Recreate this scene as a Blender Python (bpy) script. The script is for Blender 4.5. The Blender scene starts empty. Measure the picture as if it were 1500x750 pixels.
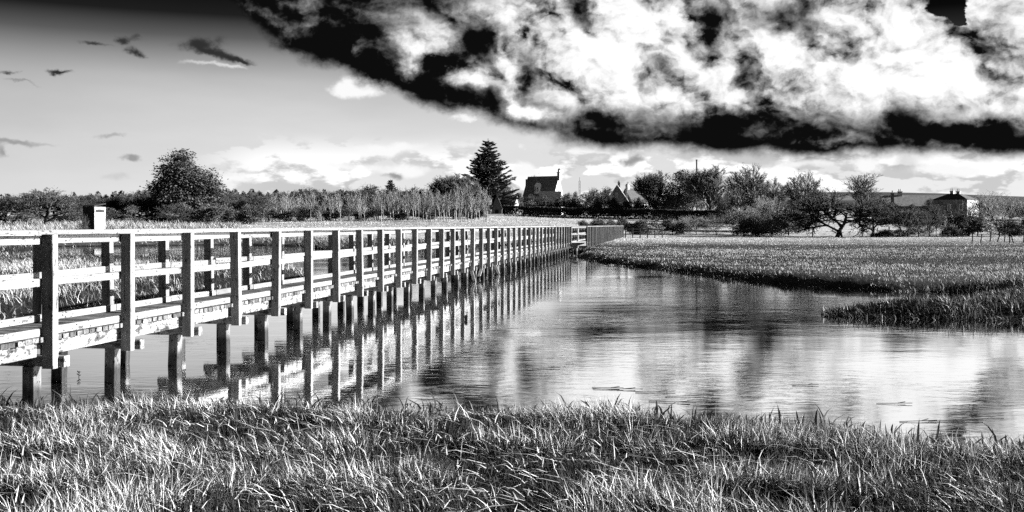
import bpy, math, random
import numpy as np
from mathutils import Vector, Matrix

scene = bpy.context.scene
COL = scene.collection
random.seed(7)
R = np.random.RandomState(11)

# ---------------------------------------------------------------- camera
EYE = 2.05            # metres above the water
F = 1470.0            # focal length in photograph pixels (1500 wide)
HZ = 330.0            # horizon row in the photograph
cam_d = bpy.data.cameras.new('camera')
cam = bpy.data.objects.new('camera', cam_d)
COL.objects.link(cam)
cam.location = (0, 0, EYE)
cam.rotation_euler = (math.radians(90), 0, 0)
cam_d.sensor_width = 36.0
cam_d.lens = 36.0 * F / 1500.0
cam_d.shift_y = -45.0 / 1500.0
cam_d.clip_start = 0.1
cam_d.clip_end = 9000
scene.camera = cam

# ---------------------------------------------------------------- exposure
scene.view_settings.view_transform = 'Standard'
scene.view_settings.look = 'None'
scene.view_settings.gamma = 1.0
scene.view_settings.use_curve_mapping = False
scene.view_settings.exposure = 3.3
scene.cycles.use_denoising = False
scene.cycles.max_bounces = 6
scene.cycles.diffuse_bounces = 2
scene.cycles.glossy_bounces = 3
scene.cycles.sample_clamp_indirect = 4.0

# ---------------------------------------------------------------- sun (low, from the right)
SUN_EL = math.radians(17.0)
SUN_AZ = math.radians(88.0)      # clockwise from the view direction (+Y) towards +X
S = Vector((math.sin(SUN_AZ) * math.cos(SUN_EL), math.cos(SUN_AZ) * math.cos(SUN_EL), math.sin(SUN_EL)))
sun_d = bpy.data.lights.new('sun', 'SUN')
sun_d.energy = 5.0
sun_d.angle = math.radians(0.5)
sun_d.color = (1.0, 1.0, 1.0)
sun = bpy.data.objects.new('sun', sun_d)
COL.objects.link(sun)
sun.rotation_euler = (-S).to_track_quat('-Z', 'Y').to_euler()
sun.location = (60, 20, 40)


# ---------------------------------------------------------------- node helpers
class NT:
    """tiny wrapper for building node trees from expressions"""
    def __init__(self, tree):
        self.t = tree
        self.n = tree.nodes
        self.l = tree.links

    def new(self, kind, **kw):
        nd = self.n.new(kind)
        for k, v in kw.items():
            setattr(nd, k, v)
        return nd

    def set(self, sock, v):
        if isinstance(v, bpy.types.NodeSocket):
            self.l.new(v, sock)
        elif v is not None:
            sock.default_value = v

    def m(self, op, a, b=None, c=None, clamp=False):
        nd = self.new('ShaderNodeMath', operation=op, use_clamp=clamp)
        self.set(nd.inputs[0], a)
        if b is not None:
            self.set(nd.inputs[1], b)
        if c is not None:
            self.set(nd.inputs[2], c)
        return nd.outputs[0]

    def add(self, a, b): return self.m('ADD', a, b)
    def sub(self, a, b): return self.m('SUBTRACT', a, b)
    def mul(self, a, b): return self.m('MULTIPLY', a, b)

    def vm(self, op, a, b=None, scale=None):
        nd = self.new('ShaderNodeVectorMath', operation=op)
        self.set(nd.inputs[0], a)
        if b is not None:
            self.set(nd.inputs[1], b)
        if scale is not None:
            self.set(nd.inputs['Scale'], scale)
        return nd.outputs[0]

    def ss(self, x, lo, hi, to0=0.0, to1=1.0, kind='SMOOTHSTEP'):
        nd = self.new('ShaderNodeMapRange', interpolation_type=kind)
        nd.clamp = True
        self.set(nd.inputs['Value'], x)
        nd.inputs['From Min'].default_value = lo
        nd.inputs['From Max'].default_value = hi
        self.set(nd.inputs['To Min'], to0)
        self.set(nd.inputs['To Max'], to1)
        return nd.outputs[0]

    def mix(self, f, a, b):
        nd = self.new('ShaderNodeMix', data_type='FLOAT')
        self.set(nd.inputs[0], f)
        self.set(nd.inputs[2], a)
        self.set(nd.inputs[3], b)
        return nd.outputs[0]

    def noise(self, vec, scale, detail=4, rough=0.5, dist=0.0, lac=2.0, out='Fac', dims='3D'):
        nd = self.new('ShaderNodeTexNoise', noise_dimensions=dims)
        if vec is not None:
            self.l.new(vec, nd.inputs['Vector'])
        nd.inputs['Scale'].default_value = scale
        nd.inputs['Detail'].default_value = detail
        nd.inputs['Roughness'].default_value = rough
        nd.inputs['Lacunarity'].default_value = lac
        nd.inputs['Distortion'].default_value = dist
        return nd.outputs[out]

    def xyz(self, v):
        nd = self.new('ShaderNodeSeparateXYZ')
        self.l.new(v, nd.inputs[0])
        return nd.outputs

    def comb(self, x, y, z):
        nd = self.new('ShaderNodeCombineXYZ')
        for s, v in zip(nd.inputs, (x, y, z)):
            self.set(s, v)
        return nd.outputs[0]

    def ramp(self, x, stops, interp='LINEAR'):
        nd = self.new('ShaderNodeValToRGB')
        cr = nd.color_ramp
        cr.interpolation = interp
        while len(cr.elements) < len(stops):
            cr.elements.new(0.5)
        for e, (p, v) in zip(cr.elements, stops):
            e.position = p
            e.color = (v, v, v, 1)
        self.set(nd.inputs[0], x)
        return nd.outputs[0]


# ---------------------------------------------------------------- sky
world = bpy.data.worlds.new('World')
scene.world = world
world.use_nodes = True
world.cycles.sampling_method = 'MANUAL'
world.cycles.sample_map_resolution = 256
wt = NT(world.node_tree)
wt.n.clear()
wout = wt.new('ShaderNodeOutputWorld')
bg = wt.new('ShaderNodeBackground')
bg.inputs['Strength'].default_value = 0.05
wt.l.new(bg.outputs[0], wout.inputs[0])

nish = wt.new('ShaderNodeTexSky', sky_type='NISHITA', sun_disc=False)
nish.sun_elevation = SUN_EL
nish.sun_rotation = SUN_AZ
nish.air_density = 1.0
nish.dust_density = 0.6
nish_rgb = wt.new('ShaderNodeSeparateColor')
wt.l.new(nish.outputs[0], nish_rgb.inputs[0])
red = nish_rgb.outputs[0]                 # monochrome film behind a red filter: blue air goes dark

tc = wt.new('ShaderNodeTexCoord')
D = wt.vm('NORMALIZE', tc.outputs['Generated'])
dx, dy, dz = wt.xyz(D)
PXR = F                                    # "pixels" per radian
az0 = wt.mul(wt.m('ARCTAN2', dx, dy), PXR)
el0 = wt.mul(wt.m('ARCSINE', dz), PXR)


def azel(x, y):
    """direction of a photograph point, in the same units as az0 / el0"""
    u, v = (x - 750.0) / F, (HZ - y) / F
    return math.atan(u) * PXR, math.atan(v / math.hypot(1.0, u)) * PXR


Dn = wt.vm('MULTIPLY', D, (1.0, 1.0, 1.25))
warp_fine = wt.noise(Dn, 15.0, 6, 0.62, out='Color')
wfx, wfy, wfz = wt.xyz(warp_fine)
cx = lambda s, k: wt.mul(wt.sub(s, 0.5), k)
az = wt.add(az0, cx(wfx, 105))
el = wt.add(el0, cx(wfy, 80))
azS = wt.add(az0, cx(wfx, 110))             # gentler warp for the little clouds
elS = wt.add(el0, cx(wfy, 46))
P0 = wt.comb(az, el, 0.0)
PS = wt.comb(azS, elS, 0.0)


def blobs(items, P, start=0.0):
    """sum of soft elliptical lumps of cloud: (x, y, rx, ry, amount), placed by direction"""
    acc = start
    for x, y, rx, ry, amp in items:
        a0, e0 = azel(x, y)
        nd = wt.new('ShaderNodeVectorMath', operation='MULTIPLY_ADD')
        wt.l.new(P, nd.inputs[0])
        nd.inputs[1].default_value = (1.0 / rx, 1.0 / ry, 0.0)
        nd.inputs[2].default_value = (-a0 / rx, -e0 / ry, 0.0)
        dt = wt.new('ShaderNodeVectorMath', operation='DOT_PRODUCT')
        wt.l.new(nd.outputs[0], dt.inputs[0])
        wt.l.new(nd.outputs[0], dt.inputs[1])
        acc = wt.m('MULTIPLY_ADD', wt.m('POWER', 0.5, dt.outputs['Value']), amp, acc)
    return acc


# rounded billows (heaped domes with creases between), lit from the upper right like the sun
Db = wt.vm('ADD', Dn, wt.vm('SCALE', warp_fine, scale=0.040))


def billow(vec):
    nd = wt.new('ShaderNodeTexVoronoi', voronoi_dimensions='3D', feature='F1')
    wt.l.new(vec, nd.inputs['Vector'])
    nd.inputs['Scale'].default_value = 9.0
    nd.inputs['Detail'].default_value = 3.0
    nd.inputs['Roughness'].default_value = 0.42
    nd.inputs['Lacunarity'].default_value = 2.3
    nd.normalize = True
    dd = nd.outputs['Distance']
    return wt.sub(1.0, wt.mul(dd, dd))


b0 = billow(Db)
b1 = billow(wt.vm('ADD', Db, (0.008, 0.0, 0.013)))
relief = wt.sub(b0, b1)                    # >0 on flanks that face the light

# --- great cloud: everything above a slanting flat base
pts = [(-4000, 900), (-700, 700)] + [azel(*p) for p in ((300, -40), (345, 25), (400, 70), (480, 96), (580, 134), (670, 168),
       (760, 196), (900, 215), (1050, 229), (1300, 232), (1500, 228))] + [(2000, 110), (3200, 700), (4600, 900)]
pts = [((a + 4618) / 9236.0, e / 1000.0) for a, e in pts]
base_el = wt.mul(wt.ramp(wt.m('DIVIDE', wt.add(az, 4618.0), 9236.0), pts), 1000.0)
d = wt.sub(wt.add(el0, cx(wfy, 34)), base_el)
mass = wt.ss(wt.add(d, cx(wfx, 30)), -8.0, 16.0)
gap = wt.noise(wt.vm('ADD', Dn, (3.1, 1.7, 0.4)), 3.0, 5, 0.55)
# above the frame the cloud breaks up
high = wt.ss(el0, 420.0, 900.0)
mass = wt.mul(mass, wt.sub(1.0, wt.mul(high, wt.ss(gap, 0.40, 0.55))))

right = wt.ss(az0, azel(620, 100)[0], azel(860, 100)[0])
rise = wt.mix(right, wt.ss(d, 60.0, 400.0, -0.34, -0.1), wt.ss(d, 6.0, 110.0, -0.42, 0.54))
heads = [
    # sunlit heads
    (448, 22, 14, 26, .45), (622, 60, 40, 22, 1.0), (602, 98, 18, 14, .9), (690, 106, 26, 14, .9),
    (745, 115, 15, 40, .85), (775, 158, 28, 9, .75), (700, 24, 90, 16, .42), (535, 75, 8, 22, .45),
    (860, 105, 62, 52, .35), (930, 40, 60, 40, .35), (1120, 85, 60, 36, .35), (1230, 60, 40, 40, .35),
    (1330, 90, 60, 45, .35), (1460, 150, 50, 26, .35), (1230, 150, 50, 18, .3), (1060, 150, 60, 18, .3),
    (1470, 60, 20, 50, .3), (965, 150, 60, 16, .3), (1440, 28, 16, 20, .6), (1250, 205, 55, 6, .35), (1190, 207, 50, 4, .15),
    # shaded hollows
    (1042, 45, 18, 26, -1.2), (1158, 34, 50, 24, -.95), (1088, 105, 16, 20, -1.0), (845, 18, 20, 34, -1.0),
    (768, 50, 7, 9, -1.0), (686, 72, 26, 18, -.5), (640, 86, 26, 9, -.7), (1242, 92, 16, 22, -.6),
    (1448, 66, 26, 20, -.55), (1322, 165, 24, 20, -.6), (958, 92, 18, 18, -.55), (1440, 198, 60, 13, -.7),
    (772, 108, 14, 22, -.65), (1185, 88, 14, 14, -.45), (1140, 118, 18, 10, -.4), (1004, 12, 10, 10, -.3),
    (1330, 200, 60, 9, -.35), (890, 168, 26, 14, -.5), (1120, 172, 26, 9, -.45), (1040, 178, 46, 16, -.45),
]
heads = [(a, b, c, e, k * (1.0 if k < 0 else 1.0)) for a, b, c, e, k in heads]
lum = blobs(heads, P0, rise)
lit = wt.ss(lum, 0.0, 0.55)
lum = wt.add(lum, wt.mul(relief, wt.mix(lit, 5.0, 13.0)))
lum = wt.add(lum, wt.mul(wt.sub(b0, 0.90), wt.mix(lit, 1.0, 3.4)))
f0 = wt.noise(Db, 34.0, 4, 0.6)
f1 = wt.noise(wt.vm('ADD', Db, (0.0025, 0.0, 0.0038)), 34.0, 4, 0.6)
lum = wt.add(lum, wt.mul(wt.sub(f0, f1), wt.mix(lit, 1.0, 2.2)))
lum = wt.add(lum, cx(wfz, 0.42))
big = wt.noise(wt.vm('ADD', Dn, (7.7, 2.2, 1.0)), 6.0, 3, 0.5)
lum = wt.add(lum, cx(big, 1.1))
lum = wt.ss(lum, -0.38, 1.10, 0.002, 0.52)
# clear gap of dark blue air
hole = wt.ss(blobs([(1398, 8, 26, 20, 1.0), (1422, 20, 12, 12, .6)], P0), 0.42, 0.55)

# --- clear air
grad = wt.ramp(wt.m('DIVIDE', el0, 1000.0), [(0.0, .84), (.06, .80), (.12, .77), (.17, .70), (.205, .58), (.235, .36), (.262, .14), (.292, .018), (.33, .004), (1.0, .008)])
side = wt.ss(az0, -760.0, -250.0, 0.85, 1.0)
nn = wt.m('MULTIPLY', red, 0.1)
air = wt.mul(wt.mul(wt.m('POWER', wt.m('MAXIMUM', nn, 0.001), 0.2), grad), wt.mul(side, 0.57))

# --- low cumulus along the horizon
Dl = wt.vm('MULTIPLY', D, (1.0, 1.0, 2.4))
cum = wt.noise(wt.vm('ADD', Dl, (0.3, 0.9, 5.2)), 10.5, 8, 0.55)
cum2 = wt.noise(wt.vm('ADD', wt.vm('ADD', Dl, (0.3, 0.9, 5.2)), (0.006, 0, 0.03)), 10.5, 8, 0.55)
band = wt.mul(wt.ss(el0, 20.0, 50.0), wt.ss(el0, 135.0, 85.0))
band = wt.mul(band, wt.ss(az0, -470.0, -330.0))
cm = wt.mul(wt.ss(cum, 0.465, 0.495), band)
cml = wt.ss(wt.sub(cum, cum2), -0.05, 0.03, 0.30, 0.54)
air = wt.mul(air, wt.add(1.0, cx(wt.noise(wt.vm('MULTIPLY', D, (1.0, 1.0, 4.0)), 4.0, 5, 0.55), 0.35)))
sky = wt.mix(cm, air, cml)
pale = blobs([(535, 128, 34, 11, 1.0), (500, 131, 26, 7, .7), (560, 122, 22, 9, .6), (290, 97, 38, 4, .5), (345, 99, 26, 3, .4), (575, 218, 42, 8, 1.0), (500, 245, 40, 7, .9),
              (600, 246, 34, 9, 1.1), (345, 262, 40, 5, .8), (670, 172, 12, 4, .9), (765, 250, 26, 8, 1.), (1165, 240, 70, 8, .8),
              (1390, 250, 44, 9, 1.2), (1265, 244, 14, 11, 1.1)], PS)
sky = wt.mix(wt.ss(wt.add(pale, cx(wfz, 0.9)), 0.25, 0.95), sky, 0.48)
greyc = blobs([(188, 231, 18, 6, 1.1), (30, 210, 38, 4, .9), (148, 193, 20, 3, .7), (165, 262, 22, 7, .5), (575, 254, 16, 5, 1.),
               (935, 233, 14, 8, 1.), (1330, 243, 34, 12, .6), (4, 226, 8, 9, .9)], PS)
sky = wt.mix(wt.ss(greyc, 0.25, 1.0), sky, 0.17)
dark = blobs([(190, 63, 11, 5, 1.2), (214, 62, 8, 4, .8), (195, 80, 11, 5, 1.2), (142, 69, 18, 2.6, 1.1), (288, 68, 19, 9, 1.3),
              (312, 80, 16, 5, 1.), (330, 87, 14, 4, .8), (355, 91, 18, 3, 1.1), (85, 103, 16, 2.4, 1.2), (8, 106, 12, 2.2, 1.),
              (24, 117, 22, 2, .6)], PS)
sky = wt.mix(wt.ss(wt.add(dark, cx(wfz, 0.8)), 0.22, 1.25), sky, 0.015)
mass = wt.mul(mass, wt.sub(1.0, hole))
sky = wt.mul(sky, wt.sub(1.0, wt.mul(hole, 0.8)))
sky = wt.mix(mass, sky, lum)
# below the horizon (never seen: the ground covers it)
sky = wt.mix(wt.ss(el0, -30.0, -5.0), 0.06, sky)
fin = wt.mul(sky, 4.1)
bgc = wt.comb(fin, fin, fin)
wt.l.new(bgc, bg.inputs['Color'])


# ---------------------------------------------------------------- object helpers
def link(o, parent=None):
    COL.objects.link(o)
    if parent is not None:
        o.parent = parent
    return o


def tag(o, label=None, cat=None, group=None, kind=None):
    if label: o['label'] = label
    if cat: o['category'] = cat
    if group: o['group'] = group
    if kind: o['kind'] = kind
    return o


def empty(name, loc, label, cat, group=None, rz=0.0):
    o = bpy.data.objects.new(name, None)
    o.empty_display_size = 0.2
    COL.objects.link(o)
    o.location = loc
    o.rotation_euler = (0, 0, rz)
    return tag(o, label, cat, group)


def mesh_np(name, V, Fq=None, Ft=None, mat=None, tone=None, smooth=False):
    """mesh from numpy arrays of quads and / or triangles, with an optional per-vertex tone"""
    V = np.asarray(V, np.float32).reshape(-1, 3)
    me = bpy.data.meshes.new(name)
    faces = []
    if Fq is not None and len(Fq): faces.append(np.asarray(Fq, np.int32).reshape(-1, 4))
    if Ft is not None and len(Ft): faces.append(np.asarray(Ft, np.int32).reshape(-1, 3))
    nl = sum(f.size for f in faces)
    nf = sum(len(f) for f in faces)
    me.vertices.add(len(V)); me.vertices.foreach_set('co', V.ravel())
    me.loops.add(nl); me.loops.foreach_set('vertex_index', np.concatenate([f.ravel() for f in faces]))
    me.polygons.add(nf)
    starts, c = [], 0
    for f in faces:
        k = f.shape[1]
        starts.append(c + np.arange(len(f)) * k)
        c += f.size
    me.polygons.foreach_set('loop_start', np.concatenate(starts).astype(np.int32))
    if tone is not None:
        at = me.attributes.new('tone', 'FLOAT', 'POINT')
        at.data.foreach_set('value', np.asarray(tone, np.float32))
    me.update(calc_edges=True)
    if smooth:
        me.polygons.foreach_set('use_smooth', np.ones(nf, bool))
    if mat: me.materials.append(mat)
    return me


def obj(name, me, parent=None, loc=None, rz=None):
    o = bpy.data.objects.new(name, me)
    link(o, parent)
    if loc is not None: o.location = loc
    if rz is not None: o.rotation_euler = (0, 0, rz)
    return o


class MB:
    """collects boxes and prisms into one mesh"""
    def __init__(self):
        self.v, self.f = [], []

    def box(self, x0, x1, y0, y1, z0, z1):
        b = len(self.v)
        self.v += [(x0, y0, z0), (x1, y0, z0), (x1, y1, z0), (x0, y1, z0), (x0, y0, z1), (x1, y0, z1), (x1, y1, z1), (x0, y1, z1)]
        self.f += [tuple(b + i for i in q) for q in ((3, 2, 1, 0), (4, 5, 6, 7), (0, 1, 5, 4), (1, 2, 6, 5), (2, 3, 7, 6), (3, 0, 4, 7))]
        return self

    def poly(self, pts, faces):
        b = len(self.v)
        self.v += [tuple(p) for p in pts]
        self.f += [tuple(b + i for i in q) for q in faces]
        return self

    def mesh(self, name, mat, bevel=0.0):
        me = bpy.data.meshes.new(name)
        me.from_pydata(self.v, [], self.f)
        me.update()
        if mat: me.materials.append(mat)
        return me

    def build(self, name, mat, parent=None, loc=None, rz=None):
        return obj(name, self.mesh(name, mat), parent, loc, rz)


# ---------------------------------------------------------------- value noise for layout (numpy)
_perm = np.random.RandomState(5).rand(256, 256).astype(np.float32)


def vnoise(x, y, s):
    x, y = np.asarray(x, float) * s, np.asarray(y, float) * s
    xi, yi = np.floor(x).astype(int), np.floor(y).astype(int)
    fx, fy = x - xi, y - yi
    fx, fy = fx * fx * (3 - 2 * fx), fy * fy * (3 - 2 * fy)
    g = lambda a, b: _perm[a & 255, b & 255]
    return (g(xi, yi) * (1 - fx) + g(xi + 1, yi) * fx) * (1 - fy) + (g(xi, yi + 1) * (1 - fx) + g(xi + 1, yi + 1) * fx) * fy


def fbm(x, y, s, o=4):
    t, a, n = 0, 0.5, 0
    for i in range(o):
        t = t + a * vnoise(np.asarray(x) + 17.3 * i, np.asarray(y) - 9.1 * i, s * 2 ** i)
        n += a
        a *= 0.5
    return t / n


def sstep(x, a, b):
    t = np.clip((np.asarray(x, float) - a) / (b - a), 0, 1)
    return t * t * (3 - 2 * t)


# ---------------------------------------------------------------- the lie of the land (plan metres: x right, y away)
NEAR = [(-6000, 16), (-60, 14.5), (-20, 13.2), (-9, 11.9), (-5.5, 11.4), (-2, 11.3), (1, 11.0), (3, 10.1), (5, 8.9), (9, 8.0), (60, 6.5), (6000, 6), (6000, -400), (-6000, -400)]
ISLE = [(-6000, 19), (-40, 19.5), (-16, 21.2), (-11.4, 22.3), (-10.2, 24.5), (-9.6, 29), (-9.9, 33.5), (-8.7, 39.5), (-9.3, 43), (-14, 50),
        (-19, 56), (-27, 60), (-33, 61.5), (-38, 66), (-48, 72), (-6000, 75)]
FAR = [(-6000, 73), (-46, 70), (-39, 79), (-44, 96), (-30, 105), (-21, 99), (-15, 82), (-9, 92), (-3, 98), (2.5, 88), (5.2, 74),
       (4.2, 61), (4.6, 57), (6.0, 50), (7.4, 45), (8.1, 40), (8.9, 36), (10.2, 33.4), (12.0, 31.2), (14.5, 30.4), (14.8, 28.8), (13.2, 27.2), (11.4, 25.3),
       (9.8, 24.2), (7.3, 22.9), (7.2, 22.5), (9.0, 22.1), (12, 21.6), (16, 22.2), (40, 22), (6000, 18), (6000, 9000), (-6000, 9000)]


def poly_sd(px, py, poly):
    """signed distance to a polygon, positive inside"""
    P = np.array(poly, float)
    Q = np.roll(P, -1, axis=0)
    d2 = np.full(px.shape, 1e12)
    ins = np.zeros(px.shape, bool)
    for (ax, ay), (bx, by) in zip(P, Q):
        ex, ey = bx - ax, by - ay
        wx, wy = px - ax, py - ay
        t = np.clip((wx * ex + wy * ey) / (ex * ex + ey * ey + 1e-12), 0, 1)
        d2 = np.minimum(d2, (wx - ex * t) ** 2 + (wy - ey * t) ** 2)
        c = ((ay <= py) & (by > py)) | ((by <= py) & (ay > py))
        with np.errstate(divide='ignore', invalid='ignore'):
            xi = ax + (py - ay) / (by - ay) * ex
        ins ^= c & (px < xi)
    d = np.sqrt(d2)
    return np.where(ins, d, -d)


def shore(x, y):
    w = (fbm(x, y, 0.45, 3) - 0.5) * np.clip(np.abs(y) * 0.035, 0.5, 2.0)
    return np.maximum(np.maximum(poly_sd(x, y, NEAR), poly_sd(x, y, ISLE)), poly_sd(x, y, FAR)) + w


def height(x, y):
    x, y = np.asarray(x, float), np.asarray(y, float)
    s = shore(x, y)
    near = y < 16
    bankh = np.where(near, 0.10 + 0.22 * sstep(9.8 - y, 0, 5), 0.30)
    h = -0.7 + (bankh + 0.7) * sstep(s, -1.6, np.where(near, 1.3, 0.9))
    h = h + np.where(s > 0.3, (fbm(x, y, 0.8, 3) - 0.5) * 0.14, 0)
    # far land climbs gently towards the village
    left = sstep(-x, -40, 30)
    start = 108 * left + 152 * (1 - left)
    rise = np.interp(y - start, [0, 40, 110, 170, 260, 500, 900, 6000], [0, 0.9, 2.9, 5.2, 7.0, 9.0, 12.0, 12.0])
    rise = rise + sstep(y, 250, 400) * sstep(x, 60, 200) * 0.5
    # long wooded ridge on the right skyline
    xr = x / np.maximum(y, 1)
    ridge = 37 * sstep(y, 700, 1500) * sstep(xr, 0.18, 0.27) * (1 - sstep(xr, 0.36, 0.56) * 0.20)
    und = (fbm(x, y, 0.03, 3) - 0.5) * 1.0 * sstep(y, 150, 260)
    return h + rise + ridge + und


def gz(x, y):
    return float(height(np.array([float(x)]), np.array([float(y)]))[0])


def at(px, Z):
    """plan position seen at photograph column px, Z metres away"""
    return ((px - 750.0) / F * Z, Z)


def top_h(py, Z, x):
    """height a thing needs to reach photograph row py when it stands at depth Z"""
    return EYE + (HZ - py) / F * Z - gz(x, Z)


# ---------------------------------------------------------------- materials
def material(name):
    m = bpy.data.materials.new(name)
    m.use_nodes = True
    t = NT(m.node_tree)
    t.n.clear()
    out = t.new('ShaderNodeOutputMaterial')
    b = t.new('ShaderNodeBsdfPrincipled')
    t.l.new(b.outputs[0], out.inputs[0])
    b.inputs['Specular IOR Level'].default_value = 0.06
    b.inputs['Roughness'].default_value = 0.85
    return m, t, b


def grey(t, b, v, k=0.25):
    v = t.mul(v, k)
    t.l.new(t.comb(v, v, v), b.inputs['Base Color'])


def bump(t, b, h, strength=0.4, dist=0.02):
    nd = t.new('ShaderNodeBump')
    nd.inputs['Strength'].default_value = strength
    nd.inputs['Distance'].default_value = dist
    t.l.new(h, nd.inputs['Height'])
    t.l.new(nd.outputs[0], b.inputs['Normal'])


def mat_wood(name, lo, hi, seed, wet=False, knots=1.0, stain=0.0, vary=0.82):
    """weathered softwood, grain along local X"""
    m, t, b = material(name)
    tcn = t.new('ShaderNodeTexCoord')
    oi = t.new('ShaderNodeObjectInfo')
    off = t.vm('SCALE', t.comb(oi.outputs['Random'], t.mul(oi.outputs['Random'], 7.3), t.mul(oi.outputs['Random'], 3.1)), scale=40.0)
    p = t.vm('ADD', tcn.outputs['Object'], off)
    g1 = t.noise(t.vm('MULTIPLY', p, (1.3, 26, 26)), 1.0, 6, 0.6)
    g2 = t.noise(t.vm('MULTIPLY', p, (2.2, 5, 5)), 1.0, 5, 0.6)
    crack = t.ss(t.noise(t.vm('MULTIPLY', p, (0.9, 60, 60)), 1.0, 3, 0.5), 0.66, 0.70)
    chips = t.ss(t.noise(t.vm('MULTIPLY', p, (11, 24, 24)), 1.0, 4, 0.65), 0.605, 0.64)
    v = t.new('ShaderNodeTexVoronoi')
    t.l.new(t.vm('MULTIPLY', p, (7.0, 13, 13)), v.inputs['Vector'])
    v.inputs['Scale'].default_value = 1.0
    knot = t.ss(v.outputs['Distance'], 0.20, 0.10)
    base = t.ss(t.add(t.mul(g1, 0.55), t.mul(g2, 0.45)), 0.30, 0.66, lo, hi, 'LINEAR')
    base = t.mul(base, t.ss(oi.outputs['Random'], 0, 1, vary, 1.06, 'LINEAR'))
    dk = t.m('MAXIMUM', t.m('MAXIMUM', t.mul(crack, 0.8), t.mul(chips, 0.75)), t.mul(knot, 0.85 * knots))
    base = t.mul(base, t.sub(1.0, dk))
    if stain:
        st = t.ss(t.noise(t.vm('MULTIPLY', p, (5.5, 9, 9)), 1.0, 6, 0.7), 0.50, 0.60)
        base = t.mul(base, t.sub(1.0, t.mul(st, stain)))
    if wet:
        geo = t.new('ShaderNodeNewGeometry')
        z = t.xyz(geo.outputs['Position'])[2]
        tide = t.ss(t.add(z, t.mul(t.sub(g2, 0.5), 0.16)), 0.16, 0.30, 0.22, 1.0)
        base = t.mul(base, tide)
    grey(t, b, base)
    b.inputs['Roughness'].default_value = 0.8
    bump(t, b, t.sub(t.mul(g1, 0.5), t.mul(dk, 0.6)), 0.5, 0.006)
    return m


M_RAIL = mat_wood('weathered_rail_wood', 0.24, 0.44, 1, vary=0.68)
M_POST = mat_wood('weathered_post_wood', 0.16, 0.44, 2, knots=0.4)
M_DECK = mat_wood('deck_board_wood', 0.12, 0.46, 3, stain=0.5, vary=0.25)
M_BEAM = mat_wood('stained_beam_wood', 0.22, 0.55, 4, stain=0.8, vary=0.7)
M_PILE = mat_wood('wet_pile_wood', 0.06, 0.32, 5, wet=True)


def mat_ground():
    m, t, b = material('marsh_turf')
    geo = t.new('ShaderNodeNewGeometry')
    p = geo.outputs['Position']
    x, y, z = t.xyz(p)
    n1 = t.noise(p, 2.6, 6, 0.65)
    n2 = t.noise(t.vm('MULTIPLY', p, (0.10, 0.35, 0.1)), 1.0, 6, 0.68)
    n4 = t.noise(t.vm('MULTIPLY', p, (1.1, 0.8, 1.0)), 1.0, 3, 0.7)
    n3 = t.noise(t.vm('MULTIPLY', p, (0.012, 0.03, 0.01)), 1.0, 3, 0.5)
    turf = t.ss(t.add(t.mul(n1, 0.4), t.mul(n2, 0.6)), 0.36, 0.64, 0.004, 0.03, 'LINEAR')
    # pale grazed pasture further off: short dry grass
    past = t.ss(t.add(t.mul(n4, 0.55), t.add(t.mul(n2, 0.25), t.mul(n3, 0.2))), 0.38, 0.58, 0.12, 0.75, 'LINEAR')
    far = t.ss(t.add(y, t.mul(n3, 40)), 105.0, 150.0)
    v = t.mix(far, turf, past)
    # dark wooded ground on the distant ridge, with some pale fields
    wood = t.ss(y, 820.0, 900.0)
    fld = t.ss(t.noise(t.vm('MULTIPLY', p, (0.004, 0.002, 0.0)), 1.0, 2, 0.4), 0.52, 0.56)
    v = t.mix(wood, v, t.mix(fld, t.mul(n1, 0.05), 0.16))
    # bare wet mud by the water
    mud = t.ss(z, 0.04, 0.16)
    v = t.mix(mud, t.mul(n1, 0.025), v)
    grey(t, b, v)
    bump(t, b, t.add(t.mul(n1, 0.4), n2), 0.9, 0.25)
    return m


def mat_tone(name, lo, hi, trans=0.0, rough=0.7):
    """leaf / blade material: each blade has its own tone"""
    m, t, b = material(name)
    a = t.new('ShaderNodeAttribute', attribute_name='tone')
    v = t.ss(a.outputs['Fac'], 0, 1, lo, hi, 'LINEAR')
    grey(t, b, v, 0.32)
    v = t.mul(v, 0.32)
    b.inputs['Roughness'].default_value = rough
    b.inputs['Specular IOR Level'].default_value = 0.04
    if trans:
        out = next(n for n in t.n if n.type == 'OUTPUT_MATERIAL')
        tr = t.new('ShaderNodeBsdfTranslucent')
        t.l.new(t.comb(v, v, v), tr.inputs[0])
        mx = t.new('ShaderNodeMixShader')
        mx.inputs[0].default_value = trans
        t.l.new(b.outputs[0], mx.inputs[1])
        t.l.new(tr.outputs[0], mx.inputs[2])
        t.l.new(mx.outputs[0], out.inputs[0])
    return m


M_GROUND = mat_ground()
M_GRASS = mat_tone('dry_grass', 0.01, 1.0, 0.05)
M_SEDGE = mat_tone('marsh_sedge', 0.012, 0.66, 0.05)
M_WEED = mat_tone('waterside_weed', 0.02, 0.09, 0.1)

# ---------------------------------------------------------------- ground sheet
def axis(lo, hi, n, k):
    t = np.linspace(math.asinh(lo / k), math.asinh(hi / k), n)
    return np.sinh(t) * k


gx = np.concatenate([[-5200], axis(-1600, 1600, 380, 22), [5200]])
gy = np.concatenate([[-300, -120, -40, -10], np.arange(0, 64, 0.45), 64 + np.sinh(np.linspace(0, math.asinh(4900 / 30), 190)) * 30])
GX, GY = np.meshgrid(gx, gy)
GZ = height(GX.ravel(), GY.ravel())
nx, ny = len(gx), len(gy)
ii = (np.arange(ny - 1)[:, None] * nx + np.arange(nx - 1)[None, :]).ravel()
me = mesh_np('ground', np.stack([GX.ravel(), GY.ravel(), GZ], 1), np.stack([ii, ii + 1, ii + nx + 1, ii + nx], 1), None, M_GROUND, smooth=True)
tag(obj('ground', me), kind='structure')


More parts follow.
